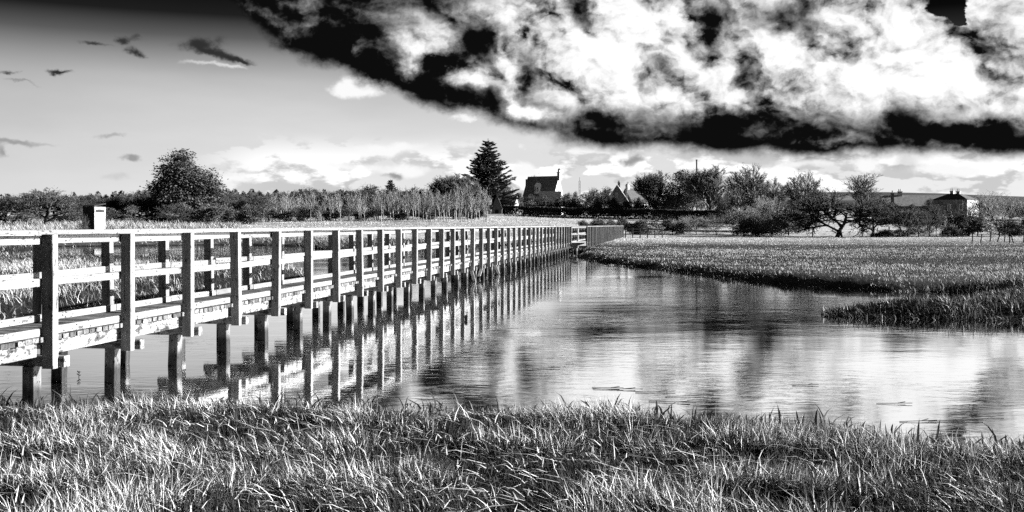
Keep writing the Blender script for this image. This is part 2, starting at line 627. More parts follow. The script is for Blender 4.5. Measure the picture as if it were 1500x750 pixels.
# ---------------------------------------------------------------- water
def mat_water():
    m, t, b = material('river_water')
    geo = t.new('ShaderNodeNewGeometry')
    p = geo.outputs['Position']
    n1 = t.noise(t.vm('MULTIPLY', p, (1.0, 1.9, 1.0)), 3.0, 4, 0.55, dist=0.6)
    n2 = t.noise(t.vm('MULTIPLY', p, (0.5, 1.6, 1.0)), 0.9, 3, 0.5)
    calm = t.ss(t.noise(t.vm('MULTIPLY', p, (0.10, 0.22, 1.0)), 1.0, 3, 0.5), 0.38, 0.62, 0.25, 1.0)
    h = t.mul(t.add(t.mul(n1, 0.014), t.mul(n2, 0.020)), calm)
    nd = t.new('ShaderNodeBump')
    nd.inputs['Strength'].default_value = 1.0
    nd.inputs['Distance'].default_value = 0.22
    t.l.new(h, nd.inputs['Height'])
    t.l.new(nd.outputs[0], b.inputs['Normal'])
    silt = t.noise(t.vm('MULTIPLY', p, (0.12, 0.5, 1.0)), 1.0, 4, 0.55)
    grey(t, b, t.ss(silt, 0.35, 0.65, 0.012, 0.03, 'LINEAR'), 1.0)
    b.inputs['Roughness'].default_value = 0.5
    b.inputs['Specular IOR Level'].default_value = 0.0
    gl = t.new('ShaderNodeBsdfGlossy')
    gl.inputs['Color'].default_value = (.95, .95, .95, 1)
    gl.inputs['Roughness'].default_value = 0.03
    t.l.new(nd.outputs[0], gl.inputs['Normal'])
    fr = t.new('ShaderNodeFresnel')
    fr.inputs['IOR'].default_value = 1.45
    t.l.new(nd.outputs[0], fr.inputs['Normal'])
    mx = t.new('ShaderNodeMixShader')
    t.l.new(t.m('MULTIPLY_ADD', fr.outputs[0], 0.50, 0.74, clamp=True), mx.inputs[0])
    t.l.new(b.outputs[0], mx.inputs[1])
    t.l.new(gl.outputs[0], mx.inputs[2])
    out = next(n for n in t.n if n.type == 'OUTPUT_MATERIAL')
    t.l.new(mx.outputs[0], out.inputs[0])
    return m


wm = MB().poly([(-320, 4, 0), (320, 4, 0), (320, 150, 0), (-320, 150, 0)], [(0, 1, 2, 3)])
tag(wm.build('river_water', mat_water()), kind='structure')

# ---------------------------------------------------------------- the footbridge
_beam_cache = {}


def beam_mesh(name, L, w, t, mat, ch=0.006):
    """bevelled timber, length along local X (centred), w along Y, t along Z; alike pieces share it"""
    key = (name, round(L, 2), w, t, mat.name)
    if key in _beam_cache:
        return _beam_cache[key]
    a, c = w / 2, t / 2
    prof = [(-a + ch, -c), (a - ch, -c), (a, -c + ch), (a, c - ch), (a - ch, c), (-a + ch, c), (-a, c - ch), (-a, -c + ch)]
    v = [(-L / 2, y, z) for y, z in prof] + [(L / 2, y, z) for y, z in prof]
    f = [(i, i + 8, (i + 1) % 8 + 8, (i + 1) % 8) for i in range(8)] + [tuple(range(8)), tuple(range(15, 7, -1))]
    me = bpy.data.meshes.new(name)
    me.from_pydata(v, [], [q[::-1] for q in f])
    me.update()
    me.materials.append(mat)
    _beam_cache[key] = me
    return me


def beam(name, p0, p1, w, t, mat, parent, up=(0, 0, 1), jit=0.0):
    """timber from p0 to p1 (in the parent's frame); t is measured along 'up'"""
    p0, p1 = Vector(p0), Vector(p1)
    X = (p1 - p0).normalized()
    U = Vector(up)
    Y = U.cross(X).normalized()
    Zv = X.cross(Y)
    o = bpy.data.objects.new(name, beam_mesh(name, (p1 - p0).length, w, t, mat))
    link(o, parent)
    mt = Matrix((X, Y, Zv)).transposed().to_4x4()
    if jit:
        mt = mt @ Matrix.Rotation(random.uniform(-jit, jit), 4, 'X') @ Matrix.Rotation(random.uniform(-jit, jit), 4, 'Z') @ Matrix.Rotation(random.uniform(-jit, jit) * 0.6, 4, 'Y')
    mt.translation = (p0 + p1) / 2
    o.matrix_local = mt
    return o


DECK = EYE - 1.25        # deck surface above the water
RAIL = EYE - 0.058       # top of the handrail
W = 1.25                 # post to post across


def cyl(name, r, h, mat, n=8):
    v = [(r * math.cos(i * 2 * math.pi / n), r * math.sin(i * 2 * math.pi / n), z) for z in (0, h) for i in range(n)]
    f = [(i, (i + 1) % n, (i + 1) % n + n, i + n) for i in range(n)] + [tuple(range(n - 1, -1, -1)), tuple(range(n, 2 * n))]
    me = bpy.data.meshes.new(name)
    me.from_pydata(v, [], f)
    me.update()
    me.materials.append(mat)
    return me


m_iron, t_, b_ = material('rusty_iron')
grey(t_, b_, 0.03)
b_.inputs['Roughness'].default_value = 0.6
BOLT = cyl('bolt', 0.016, 0.018, m_iron)

bridge = empty('timber_footbridge', (0, 0, 0), 'long weathered timber footbridge on piles running away across the river', 'footbridge')

B0 = Vector((-5.2, 11.3, 0))
DIR = Vector((0.1536, 0.988, 0)).normalized()
BAY = 1.646
RIGHT = Vector((DIR.y, -DIR.x, 0))          # towards the open water on the right

plank_budget = 300
plank_rest = MB()


def plank_at(p, d, r, L, n_along, i_global):
    """deck board across the walkway"""
    global plank_budget
    z = DECK - 0.03 + random.uniform(-0.003, 0.003)
    if plank_budget > 0:
        plank_budget -= 1
        e = random.uniform(-0.012, 0.012)
        beam('plank', p + r * (-L / 2 + e) + Vector((0, 0, z)), p + r * (L / 2 + e) + Vector((0, 0, z)), 0.112, 0.055, M_DECK, bridge, jit=0.006)
    else:
        a, b = p - r * L / 2, p + r * L / 2
        h = d * 0.056
        pts = []
        for zz in (z - 0.027, z + 0.027):
            for q in (a - h, b - h, b + h, a + h):
                pts.append((q.x, q.y, zz))
        plank_rest.poly(pts, [(3, 2, 1, 0), (4, 5, 6, 7), (0, 1, 5, 4), (1, 2, 6, 5), (2, 3, 7, 6), (3, 0, 4, 7)])


def run(start, d, n0, n1, first_over_water=True, land=False, planks=True, detail=9):
    r = Vector((d.y, -d.x, 0))
    for n in range(n0, n1 + 1):
        c = start + d * (n * BAY)                         # on the near (right-hand) post line
        j = lambda k: Vector((random.uniform(-k, k), random.uniform(-k, k), 0))
        for side, off in (('near', 0.0), ('far', -W)):
            sgn = 1 if side == 'near' else -1
            q = c + r * off
            # posts stand outside the rails and run down past the cross beam
            tilt = j(0.018)
            ground = gz(q.x, q.y)
            pb = max(EYE - 1.61, ground - 0.2) if not land else max(EYE - 1.61, min(ground - 0.2, EYE - 1.3))
            pz0 = q + Vector((0, 0, pb))
            pz1 = q + tilt + Vector((0, 0, RAIL - 0.047))
            po = beam('post', pz0, pz1, 0.14, 0.105, M_POST, bridge, up=d)
            if n < detail:
                for hz in (EYE - 0.66, EYE - 0.14, EYE - 1.42):
                    bo = bpy.data.objects.new('bolt', BOLT)
                    link(bo, po)
                    wm_ = Matrix.Translation(q + r * sgn * 0.066 + Vector((0, 0, hz))) @ (Vector((r.x * sgn, r.y * sgn, 0))).to_track_quat('Z', 'Y').to_matrix().to_4x4()
                    bo.matrix_local = po.matrix_local.inverted() @ wm_
            # boards fixed on the inner face of the posts, one length per bay
            if n < n1:
                g = 0.006
                e = q + d * BAY
                inn = r * (-sgn)
                lift = lambda k: Vector((0, 0, random.uniform(-k, k)))
                A, E_ = q + d * g, e - d * g
                beam('handrail', A + inn * 0.0 + Vector((0, 0, RAIL - 0.0225)) + lift(.004), E_ + Vector((0, 0, RAIL - 0.0225)) + lift(.004), 0.165, 0.045, M_RAIL, bridge, jit=.004)
                k = inn * (0.07 + 0.024)
                beam('top_rail', A + k + Vector((0, 0, EYE - 0.155)) + lift(.010), E_ + k + Vector((0, 0, EYE - 0.155)) + lift(.010), 0.045, 0.10, M_RAIL, bridge, jit=.006)
                beam('mid_rail', A + k + Vector((0, 0, EYE - 0.645)) + lift(.014), E_ + k + Vector((0, 0, EYE - 0.645)) + lift(.014), 0.045, 0.09, M_RAIL, bridge, jit=.006)
                kb = inn * (0.07 + 0.03)
                beam('kick_board', A + kb + Vector((0, 0, DECK + 0.048)) + lift(.004), E_ + kb + Vector((0, 0, DECK + 0.048)) + lift(.004), 0.05, 0.09, M_RAIL, bridge, jit=.005)
                bz = EYE - 1.395
                bb = inn * (0.07 + 0.075)
                beam('side_beam', q + d * 0.085 + bb + Vector((0, 0, bz)), e - d * 0.085 + bb + Vector((0, 0, bz)), 0.075, 0.165, M_BEAM, bridge, jit=.004)
        # cross beam under the joists and two piles
        mid = c - r * (W / 2)
        if not land or n <= n0 + 1:
            cb = EYE - 1.54
            beam('cross_beam', c + r * 0.14 + d * 0.10 + Vector((0, 0, cb)), c - r * (W + 0.14) + d * 0.10 + Vector((0, 0, cb)), 0.11, 0.125, M_BEAM, bridge)
            for off in (-0.26, -W + 0.20):
                q = c + r * off + d * 0.10 + j(0.03)
                beam('pile', Vector((q.x, q.y, -0.75)) + j(0.04), Vector((q.x, q.y, cb - 0.063)), 0.145, 0.145, M_PILE, bridge, up=d, jit=.01)
        if n < n1 and planks:
            m_ = 12
            for i in range(m_):
                plank_at(c - r * (W / 2) + d * ((i + 0.5) * BAY / m_), d, r, W - 0.06, m_, n)


NB = 37
run(B0, DIR, -3, NB)
# the dog-leg, and the last stretch over the meadow
END = B0 + DIR * (NB * BAY)
JOG = RIGHT * 1.05
START2 = END + JOG + DIR * 1.25
D2 = Vector((0.150, 0.989, 0)).normalized()
run(START2, D2, 0, 40, land=True, detail=0)
# landing where the two stretches meet: one bay set square to the walkway
JD = (START2 - END).normalized()
JN = Vector((JD.y, -JD.x, 0))
for nm, z, w_, t_k in (('handrail', RAIL - 0.0225, 0.16, 0.045), ('top_rail', EYE - 0.155, 0.045, 0.10), ('mid_rail', EYE - 0.645, 0.045, 0.09),
                       ('kick_board', DECK + 0.048, 0.05, 0.09), ('side_beam', EYE - 1.395, 0.075, 0.165)):
    o_ = JN * (0.02 if nm != 'handrail' else 0.0)
    beam(nm, END + o_ + JD * 0.09 + Vector((0, 0, z)), START2 + o_ - JD * 0.09 + Vector((0, 0, z)), w_, t_k, M_RAIL, bridge)
q = (END + START2) / 2
beam('post', q - JN * 0.07 + Vector((0, 0, EYE - 1.61)), q - JN * 0.07 + Vector((0, 0, RAIL - 0.047)), 0.11, 0.11, M_POST, bridge, up=JD)
beam('pile', q - JN * 0.2 + Vector((0, 0, -0.6)), q - JN * 0.2 + Vector((0, 0, EYE - 1.48)), 0.14, 0.14, M_PILE, bridge, up=JD)
cnt = int(1.25 / 0.127) + 1
for i in range(cnt):
    plank_at(END + DIR * ((i + 0.5) * 0.127) + RIGHT * (-0.1), DIR, RIGHT, 2.2, cnt, 99)
if plank_rest.v:
    tag(plank_rest.build('planking', M_DECK, bridge), kind='stuff')
# a loose brace and a couple of broken boards hanging under the middle of the bridge
for n, a, b_ in ((15, (0.05, .55), (0.9, -.35)), (16, (0.9, .5), (0.1, -.2)), (18, (0.1, .5), (1.2, -.3))):
    q = B0 + DIR * (n * BAY)
    beam('brace', q + DIR * a[0] - RIGHT * 0.1 + Vector((0, 0, DECK - 0.75 + a[1])), q + DIR * b_[0] - RIGHT * 0.1 + Vector((0, 0, DECK - 0.45 + b_[1])), 0.03, 0.12, M_RAIL, bridge, up=RIGHT)

# ---------------------------------------------------------------- grass (blades nobody could count)
def blades(name, X, Y, Z, H, Wd, lean, seg, mat, label, cat, tone, curl=0.5, kind='stuff'):
    """one mesh of bent ribbons; lean is an (n, 2) array of tip offsets as a share of the height"""
    n = len(X)
    ang = R.rand(n) * 2 * np.pi
    # ribbons mostly face the viewer's half so that none is edge-on for long
    wx, wy = np.cos(ang) * Wd * 0.5, np.sin(ang) * Wd * 0.5
    ts = np.linspace(0, 1, seg + 1)
    kink = 1.0 + (R.rand(n) - 0.5) * 0.8
    V, T = [], []
    for k, t in enumerate(ts):
        bend = t ** (1.0 + curl * kink)
        droop = 1 - 0.38 * np.clip(np.hypot(lean[:, 0], lean[:, 1]), 0, 1.6) * t * t
        px = X + lean[:, 0] * H * bend
        py = Y + lean[:, 1] * H * bend
        pz = Z + H * t * droop
        w = (1 - t ** 2.2) if k < seg else 0.0
        if k < seg:
            V += [np.stack([px - wx * w, py - wy * w, pz], 1), np.stack([px + wx * w, py + wy * w, pz], 1)]
            T += [tone, tone]
        else:
            V += [np.stack([px, py, pz], 1)]
            T += [tone]
    nv = 2 * seg + 1
    V = np.stack(V, 1).reshape(-1, 3)
    T = np.stack(T, 1).reshape(-1)
    b = np.arange(n)[:, None] * nv
    Fq = np.concatenate([b + np.array([[2 * k, 2 * k + 1, 2 * k + 3, 2 * k + 2]]) for k in range(seg - 1)]) if seg > 1 else None
    Ft = b + np.array([[2 * seg - 2, 2 * seg - 1, 2 * seg]])
    o = obj(name, mesh_np(name, V, Fq, Ft, mat, T))
    return tag(o, label, cat, None, kind)


def scatter(n, z0, z1, u0, u1, pw=1.0):
    """plan points spread evenly over the wedge of ground the photograph shows"""
    Zs = z0 + (z1 - z0) * R.rand(n) ** pw
    U = u0 + (u1 - u0) * R.rand(n)
    return U * Zs, Zs


# --- the bank underfoot: tussocks of short blades, bleached straw over thatch darkened to imitate self-shadow
nt = 34000
X, Y = scatter(nt, 4.8, 12.6, -0.66, 0.62, 0.8)
s = shore(X, Y)
clump = fbm(X, Y, 1.3, 3)
keep = (s > -0.28) & (R.rand(nt) < np.clip(0.5 + 3.2 * (clump - 0.45), 0.22, 1))
X, Y, s, clump = X[keep], Y[keep], s[keep], clump[keep]
nt = len(X)
th = (0.09 + 0.22 * np.clip(clump - 0.25, 0, 1)) * (0.6 + 0.8 * R.rand(nt)) * np.clip(0.75 + s * 0.25, 0.6, 1.0)
tl = np.stack([-0.35 + (fbm(X - 20, Y + 60, 1.1, 2) - 0.5) * 2.6 + 0.35 * R.randn(nt), -0.1 + 0.45 * R.randn(nt)], 1)
tt = np.clip(0.10 + 3.0 * (clump - 0.53) + 0.28 * R.randn(nt), 0.02, 0.85)
for seg_, lo_, hi_, cu_ in ((1, 5, 13, 0.0), (2, 3, 8, 0.5)):
    cnt_b = R.randint(lo_, hi_, nt)
    idx = np.repeat(np.arange(nt), cnt_b)
    n = len(idx)
    rad = 0.055 * np.sqrt(R.rand(n)); an = R.rand(n) * 2 * np.pi
    X2, Y2 = X[idx] + rad * np.cos(an), Y[idx] + rad * np.sin(an)
    Z2 = height(X2, Y2) - 0.015
    H = np.clip(th[idx] * (0.45 + 0.9 * R.rand(n)), 0.03, 0.32)
    lean = 0.55 * tl[idx] + np.stack([np.cos(an), np.sin(an)], 1) * (rad / 0.055)[:, None] * 0.30 + 0.34 * R.randn(n, 2)
    pale_blade = R.rand(n) < tt[idx]
    tone = np.where(pale_blade, 0.30 + 0.70 * R.rand(n), 0.05 * R.rand(n))  # dark share of blades stands in for shade in the gaps
    blades('bank_grass' if seg_ == 1 else 'bent_bank_grass', X2, Y2, Z2, H, 0.005 + 0.006 * R.rand(n), lean, seg_, M_GRASS,
           'tangled dry grass covering the near bank' if seg_ == 1 else 'bent straw mixed into the near bank grass', 'grass', tone, cu_)
# flattened litter and broken stems lying through it
n = 9000
X, Y = scatter(n, 4.8, 12.2, -0.64, 0.60, 0.8)
keep = shore(X, Y) > 0
X, Y = X[keep], Y[keep]
n = len(X)
lean = np.stack([-0.6 + 1.6 * R.randn(n), 0.9 * R.randn(n)], 1)
blades('bank_litter', X, Y, height(X, Y) + 0.02 + 0.06 * R.rand(n), 0.05 + 0.07 * R.rand(n), 0.006 + 0.006 * R.rand(n), lean, 2, M_GRASS, 'flattened dead stems lying in the near bank grass', 'grass', np.where(R.rand(n) < .45, .4 + .6 * R.rand(n), .1 * R.rand(n)), 0.0)

# --- longer dead stalks standing out of it
n = 1800
X, Y = scatter(n, 4.6, 12.4, -0.64, 0.60)
keep = shore(X, Y) > -0.2
X, Y = X[keep], Y[keep]
n = len(X)
Z = height(X, Y) - 0.02
lean = np.stack([-0.5 + 0.7 * R.randn(n), 0.5 * R.randn(n)], 1)
blades('bank_stalks', X, Y, Z, 0.12 + 0.20 * R.rand(n) ** 2, 0.005 + 0.005 * R.rand(n), lean, 4, M_GRASS, 'pale dead stalks standing up out of the near bank grass', 'grass', np.clip(0.55 + 0.3 * R.randn(n), 0, 1), 0.9)

# --- leafy weeds fringing the water's edge
n = 9000
X, Y = scatter(n, 8.5, 12.8, -0.60, 0.58)
s = shore(X, Y)
keep = (s > -0.35) & (s < 0.45) & (R.rand(n) < np.clip(fbm(X, Y, 2.2, 2) * 2 - 0.4, 0.08, 1))
X, Y = X[keep], Y[keep]
n = len(X)
Z = np.maximum(height(X, Y), -0.03)
lean = np.stack([0.7 * R.randn(n), 0.6 * R.randn(n)], 1)
blades('edge_weeds', X, Y, Z, 0.08 + 0.20 * R.rand(n) ** 2, 0.014 + 0.016 * R.rand(n), lean, 3, M_WEED, 'dark leafy weeds along the lip of the near bank', 'weeds', R.rand(n), 0.6)


def meadow(name, n, z0, z1, u0, u1, mat, label, h0, h1, w0, w1, smin=-0.25, smax=1e9, pw=0.6, patch=0.12, seg=2, tb=0.35, xmin=-1e9, xmax=1e9):
    X, Y = scatter(n, z0, z1, u0, u1, pw)
    s = shore(X, Y)
    keep = (s > smin) & (s < smax) & (X > xmin) & (X < xmax)
    X, Y = X[keep], Y[keep]
    c = fbm(X * 0.45, Y, patch, 4)
    c2 = fbm(X + 90, Y * 1.0, patch * 6, 2)
    n = len(X)
    Z = np.maximum(height(X, Y), -0.02) - 0.02
    k = Y / z0
    lean = np.stack([-0.25 + 0.45 * R.randn(n), 0.4 * R.randn(n)], 1)
    H = (h0 + (h1 - h0) * np.clip((c + c2) - 0.55, 0, 1)) * (0.7 + 0.6 * R.rand(n))
    wet = np.clip(1 - s[keep] / (0.10 * Y), 0, 1)           # greener, darker sedge by the water
    tone = np.clip(tb - 0.34 * wet + 2.8 * (c - 0.5) + 1.2 * (c2 - 0.5) + 0.16 * R.randn(n), 0, 1)
    tone = np.where(R.rand(n) < 0.12 + 0.75 * tone, 0.45 + 0.55 * R.rand(n), 0.12 * R.rand(n))
    blades(name, X, Y, Z, H, (w0 + (w1 - w0) * R.rand(n)) * np.sqrt(k), lean, seg, mat, label, 'grass', tone)


meadow('far_bank_grass', 155000, 24, 80, 0.055, 0.60, M_SEDGE, 'rough tussocky grass on the far bank to the right', 0.02, 0.18, 0.008, 0.018, xmin=3.5, pw=0.7, tb=0.48)
meadow('spit_grass', 26000, 20.5, 31, 0.28, 0.62, M_SEDGE, 'dark sedge on the low spit reaching into the river', 0.05, 0.36, 0.010, 0.024, smax=3.2, pw=1, tb=0.06)
meadow('pasture_grass', 90000, 62, 150, 0.03, 0.62, M_GRASS, 'pale pasture grass beyond the far bank', 0.03, 0.11, 0.016, 0.034, pw=0.8, tb=0.85)
meadow('island_grass', 110000, 18.5, 75, -0.62, -0.13, M_SEDGE, 'marsh grass on the low island left of the bridge', 0.06, 0.36, 0.008, 0.018, pw=0.8, xmax=-7.5, tb=0.14)
meadow('far_shore_grass', 60000, 76, 120, -0.60, 0.06, M_SEDGE, 'marsh grass on the far shore behind the bridge', 0.15, 0.5, 0.02, 0.04, pw=1, tb=0.22)
meadow('reed_bed', 36000, 118, 182, -0.56, -0.27, M_SEDGE, 'belt of rough reeds below the left-hand trees', 0.3, 1.3, 0.03, 0.06, pw=1, tb=0.26)
meadow('field_stubble', 36000, 150, 262, -0.30, 0.17, M_GRASS, 'short pale stubble on the field behind the bridge', 0.08, 0.22, 0.04, 0.07, pw=0.8, tb=0.6)

# ---------------------------------------------------------------- trees
def mat_bark(name, lo, hi):
    m, t, b = material(name)
    geo = t.new('ShaderNodeNewGeometry')
    nz = t.noise(t.vm('MULTIPLY', geo.outputs['Position'], (6, 6, 1.5)), 1.0, 4, 0.6)
    oi = t.new('ShaderNodeObjectInfo')
    grey(t, b, t.mul(t.ss(nz, 0.3, 0.7, lo, hi, 'LINEAR'), t.ss(oi.outputs['Random'], 0, 1, 0.75, 1.25, 'LINEAR')), 0.22)
    bump(t, b, nz, 0.6, 0.05)
    return m


M_BARK = mat_bark('dark_bark', 0.05, 0.16)
M_TWIG = mat_bark('twigs', 0.06, 0.17)
M_PALE = mat_bark('pale_sapling_bark', 0.18, 0.6)
M_LEAF = mat_tone('evergreen_leaf', 0.015, 0.15, 0.08)
M_NEEDLE = mat_tone('conifer_needles', 0.02, 0.12, 0.1)
M_SCRUB = mat_tone('scrub_twig', 0.03, 0.20, 0.1)


def tubes(P0, P1, R0, R1, sides=4):
    """tapered tubes for many segments at once"""
    P0, P1 = np.asarray(P0, float), np.asarray(P1, float)
    R0, R1 = np.asarray(R0, float), np.asarray(R1, float)
    n = len(P0)
    d = P1 - P0
    d /= np.linalg.norm(d, axis=1, keepdims=True) + 1e-9
    ref = np.where(np.abs(d[:, 2:3]) > 0.9, np.array([[1.0, 0, 0]]), np.array([[0, 0, 1.0]]))
    a = np.cross(d, ref)
    a /= np.linalg.norm(a, axis=1, keepdims=True) + 1e-9
    b = np.cross(d, a)
    V = np.empty((n, 2 * sides, 3))
    for k in range(sides):
        th = 2 * np.pi * k / sides
        o = a * math.cos(th) + b * math.sin(th)
        V[:, k] = P0 + o * R0[:, None]
        V[:, sides + k] = P1 + o * R1[:, None]
    base = np.arange(n)[:, None] * (2 * sides)
    Fq = np.concatenate([base + np.array([[k, (k + 1) % sides, sides + (k + 1) % sides, sides + k]]) for k in range(sides)])
    return V.reshape(-1, 3), Fq


def unit(v):
    return v / (np.linalg.norm(v) + 1e-9)


def grow(rs, H, trunk_h, r0, levels, nchild, spread, up, ratio, wob=0.18, first=None, gravity=0.0, seglen=3):
    """recursive bare tree; returns thick segments (trunk, limbs) and thin ones (twigs)"""
    thick, thin = [], []

    def branch(p, d, L, r, lv):
        nseg = seglen if lv < 2 else 2
        pts, rr = [p], [r]
        for i in range(nseg):
            d = unit(d + rs.randn(3) * wob + np.array([0, 0, up * (0.5 if lv else 0.2) - gravity * lv * 0.12]))
            p = p + d * (L / nseg)
            pts.append(p)
            rr.append(max(r * (1 - 0.5 * (i + 1) / nseg), 0.012))
        for i in range(nseg):
            (thick if lv < 2 else thin).append((pts[i], pts[i + 1], rr[i], rr[i + 1]))
        if lv >= levels:
            return
        k = nchild[lv]
        for c in range(k):
            t = 0.35 + 0.65 * (c + 0.6 * rs.rand()) / k
            if lv == 0:
                t = trunk_h + (1 - trunk_h) * (c + 0.5 * rs.rand()) / k
            f = min(t, 1.0) * nseg
            i = min(int(f), nseg - 1)
            q = pts[i] + (pts[i + 1] - pts[i]) * (f - i)
            rad = max(rr[i] * 0.66, 0.012)
            az_ = 2 * np.pi * (c * 0.381966 + rs.rand() * 0.25 + lv * 0.2)
            # a direction at an angle to the parent
            ref = np.array([0, 0, 1.0]) if abs(d[2]) < 0.9 else np.array([1.0, 0, 0])
            a_ = unit(np.cross(d, ref)); b_2 = np.cross(d, a_)
            sp = spread[lv] * (0.75 + 0.5 * rs.rand())
            nd = unit(d * math.cos(sp) + (a_ * math.cos(az_) + b_2 * math.sin(az_)) * math.sin(sp))
            branch(q, nd, L * ratio[lv] * (0.75 + 0.5 * rs.rand()) * (1.15 - 0.35 * t if lv == 0 else 1), rad, lv + 1)

    branch(np.zeros(3), np.array([0, 0, 1.0]) if first is None else unit(np.array(first)), H, r0, 0)
    return thick, thin


def seg_mesh(name, segs, mat, sides, grow_r=1.0):
    P0 = np.array([s[0] for s in segs]); P1 = np.array([s[1] for s in segs])
    R0 = np.array([s[2] for s in segs]) * grow_r; R1 = np.array([s[3] for s in segs]) * grow_r
    V, Fq = tubes(P0, P1, R0, R1, sides)
    return mesh_np(name, V, Fq, None, mat)


def leaf_cards(rs, C, size, tone):
    """small tilted leaf faces around points C (geometry, four corners each)"""
    n = len(C)
    a = rs.randn(n, 3); a /= np.linalg.norm(a, axis=1, keepdims=True)
    b = rs.randn(n, 3); b -= a * (a * b).sum(1, keepdims=True); b /= np.linalg.norm(b, axis=1, keepdims=True)
    s = size[:, None]
    V = np.stack([C - a * s, C + b * s * 0.55, C + a * s, C - b * s * 0.55], 1).reshape(-1, 3)
    Fq = np.arange(n)[:, None] * 4 + np.arange(4)[None, :]
    return V, Fq, np.repeat(tone, 4)


def normalise(segs, h):
    top = max(max(s[0][2], s[1][2]) for s in segs)
    k = h / top
    return [(s[0] * k, s[1] * k, s[2], s[3]) for s in segs]


PROTO = {}


def make_bare(key, seed, H, trunk_h, r0, levels, nchild, spread, up, ratio, twig=1.0, barkm=None, twigm=None, dome=None, **kw):
    rs = np.random.RandomState(seed)
    a, b = grow(rs, H, trunk_h, r0, levels, nchild, spread, up, ratio, **kw)
    if dome:                                                  # keep the twigs inside a rounded crown
        zs = np.array([s[1][2] for s in b]); xs = np.array([np.hypot(s[1][0], s[1][1]) for s in b])
        zt, rx = np.percentile(zs, 97), np.percentile(xs, 92)
        zc = zt * dome
        def inside(s):
            q = s[1]
            e = (math.hypot(q[0], q[1]) / rx) ** 2 + ((q[2] - zc) / ((zt - zc) if q[2] > zc else zc * .95)) ** 2
            an = math.atan2(q[1], q[0])
            return e < 1.0 + .26 * math.sin(an * 5 + q[2]) + .2 * math.sin(an * 11 + q[2] * 3) + .3 * rs.rand()
        b = [s for s in b if inside(s)]
    top = max(max(s[0][2], s[1][2]) for s in a + b)
    k = 10.0 / top                                            # every prototype is 10 m tall
    a = [(s[0] * k, s[1] * k, s[2] * k, s[3] * k) for s in a]
    b = [(s[0] * k, s[1] * k, max(s[2] * k, 0.016) * twig, max(s[3] * k, 0.010) * twig) for s in b]
    wid = np.percentile([abs(s[1][0]) for s in b], 97)
    PROTO[key] = (seg_mesh('trunk', a, barkm or M_BARK, 6), seg_mesh('crown', b, twigm or M_TWIG, 3), wid)


make_bare('oak', 3, 7, 0.28, 0.42, 5, [9, 6, 6, 5, 4], [1.05, .75, .7, .65, .6], 0.10, [.80, .62, .55, .5, .5], twig=1.9, wob=.20, dome=.52)
make_bare('oak2', 14, 6.5, 0.26, 0.44, 5, [9, 6, 6, 5, 4], [1.15, .8, .7, .7, .6], 0.07, [.95, .62, .56, .5, .5], twig=1.9, wob=.22, dome=.52)
make_bare('round', 21, 8, 0.18, 0.34, 5, [11, 6, 5, 5, 3], [.90, .7, .7, .6, .6], 0.14, [.64, .58, .55, .5, .5], twig=1.9, wob=.16, dome=.5)
make_bare('vase', 33, 8, 0.10, 0.24, 4, [15, 8, 7, 5], [.50, .45, .45, .45], 0.25, [.80, .50, .50, .5], twig=1.9, wob=.10, dome=.58)
make_bare('vase2', 35, 8, 0.10, 0.24, 4, [14, 9, 7, 5], [.62, .55, .5, .45], 0.18, [.80, .52, .52, .5], twig=1.9, wob=.13, dome=.55)
make_bare('windy', 44, 8, 0.18, 0.30, 5, [11, 6, 5, 5, 3], [.75, .55, .5, .5, .5], 0.12, [.74, .60, .55, .5, .5], twig=1.9, wob=.14, first=(-.22, 0, 1), dome=.55)
make_bare('tall', 52, 9, 0.30, 0.16, 4, [20, 6, 5, 3], [.55, .5, .5, .5], 0.22, [.40, .5, .5, .5], twig=1.4, wob=.08)
make_bare('thorn', 61, 7, 0.22, 0.26, 5, [8, 6, 5, 4, 3], [1.0, .8, .8, .7, .6], 0.0, [.80, .60, .55, .5, .5], twig=1.9, wob=.30, first=(.25, 0, 1), dome=.55)
make_bare('sapling', 71, 9, 0.30, 0.12, 3, [11, 4, 2], [.40, .45, .5], 0.25, [.26, .5, .5], twig=1.2, wob=.05, barkm=M_PALE, twigm=M_TWIG)
make_bare('sapling2', 75, 9, 0.22, 0.13, 3, [12, 4, 2], [.45, .5, .5], 0.25, [.30, .5, .5], twig=1.2, wob=.07, barkm=M_PALE, twigm=M_PALE)
make_bare('scrub', 81, 9, 0.02, 0.12, 4, [22, 7, 5, 3], [.85, .55, .5, .5], 0.10, [.75, .5, .5, .5], twig=1.6, wob=.18, barkm=M_TWIG, dome=.4)
make_bare('willow', 85, 9, 0.04, 0.18, 4, [18, 8, 6, 3], [.62, .45, .45, .45], 0.14, [.80, .55, .5, .5], twig=1.3, wob=.14, barkm=M_BARK, twigm=M_PALE, dome=.5)


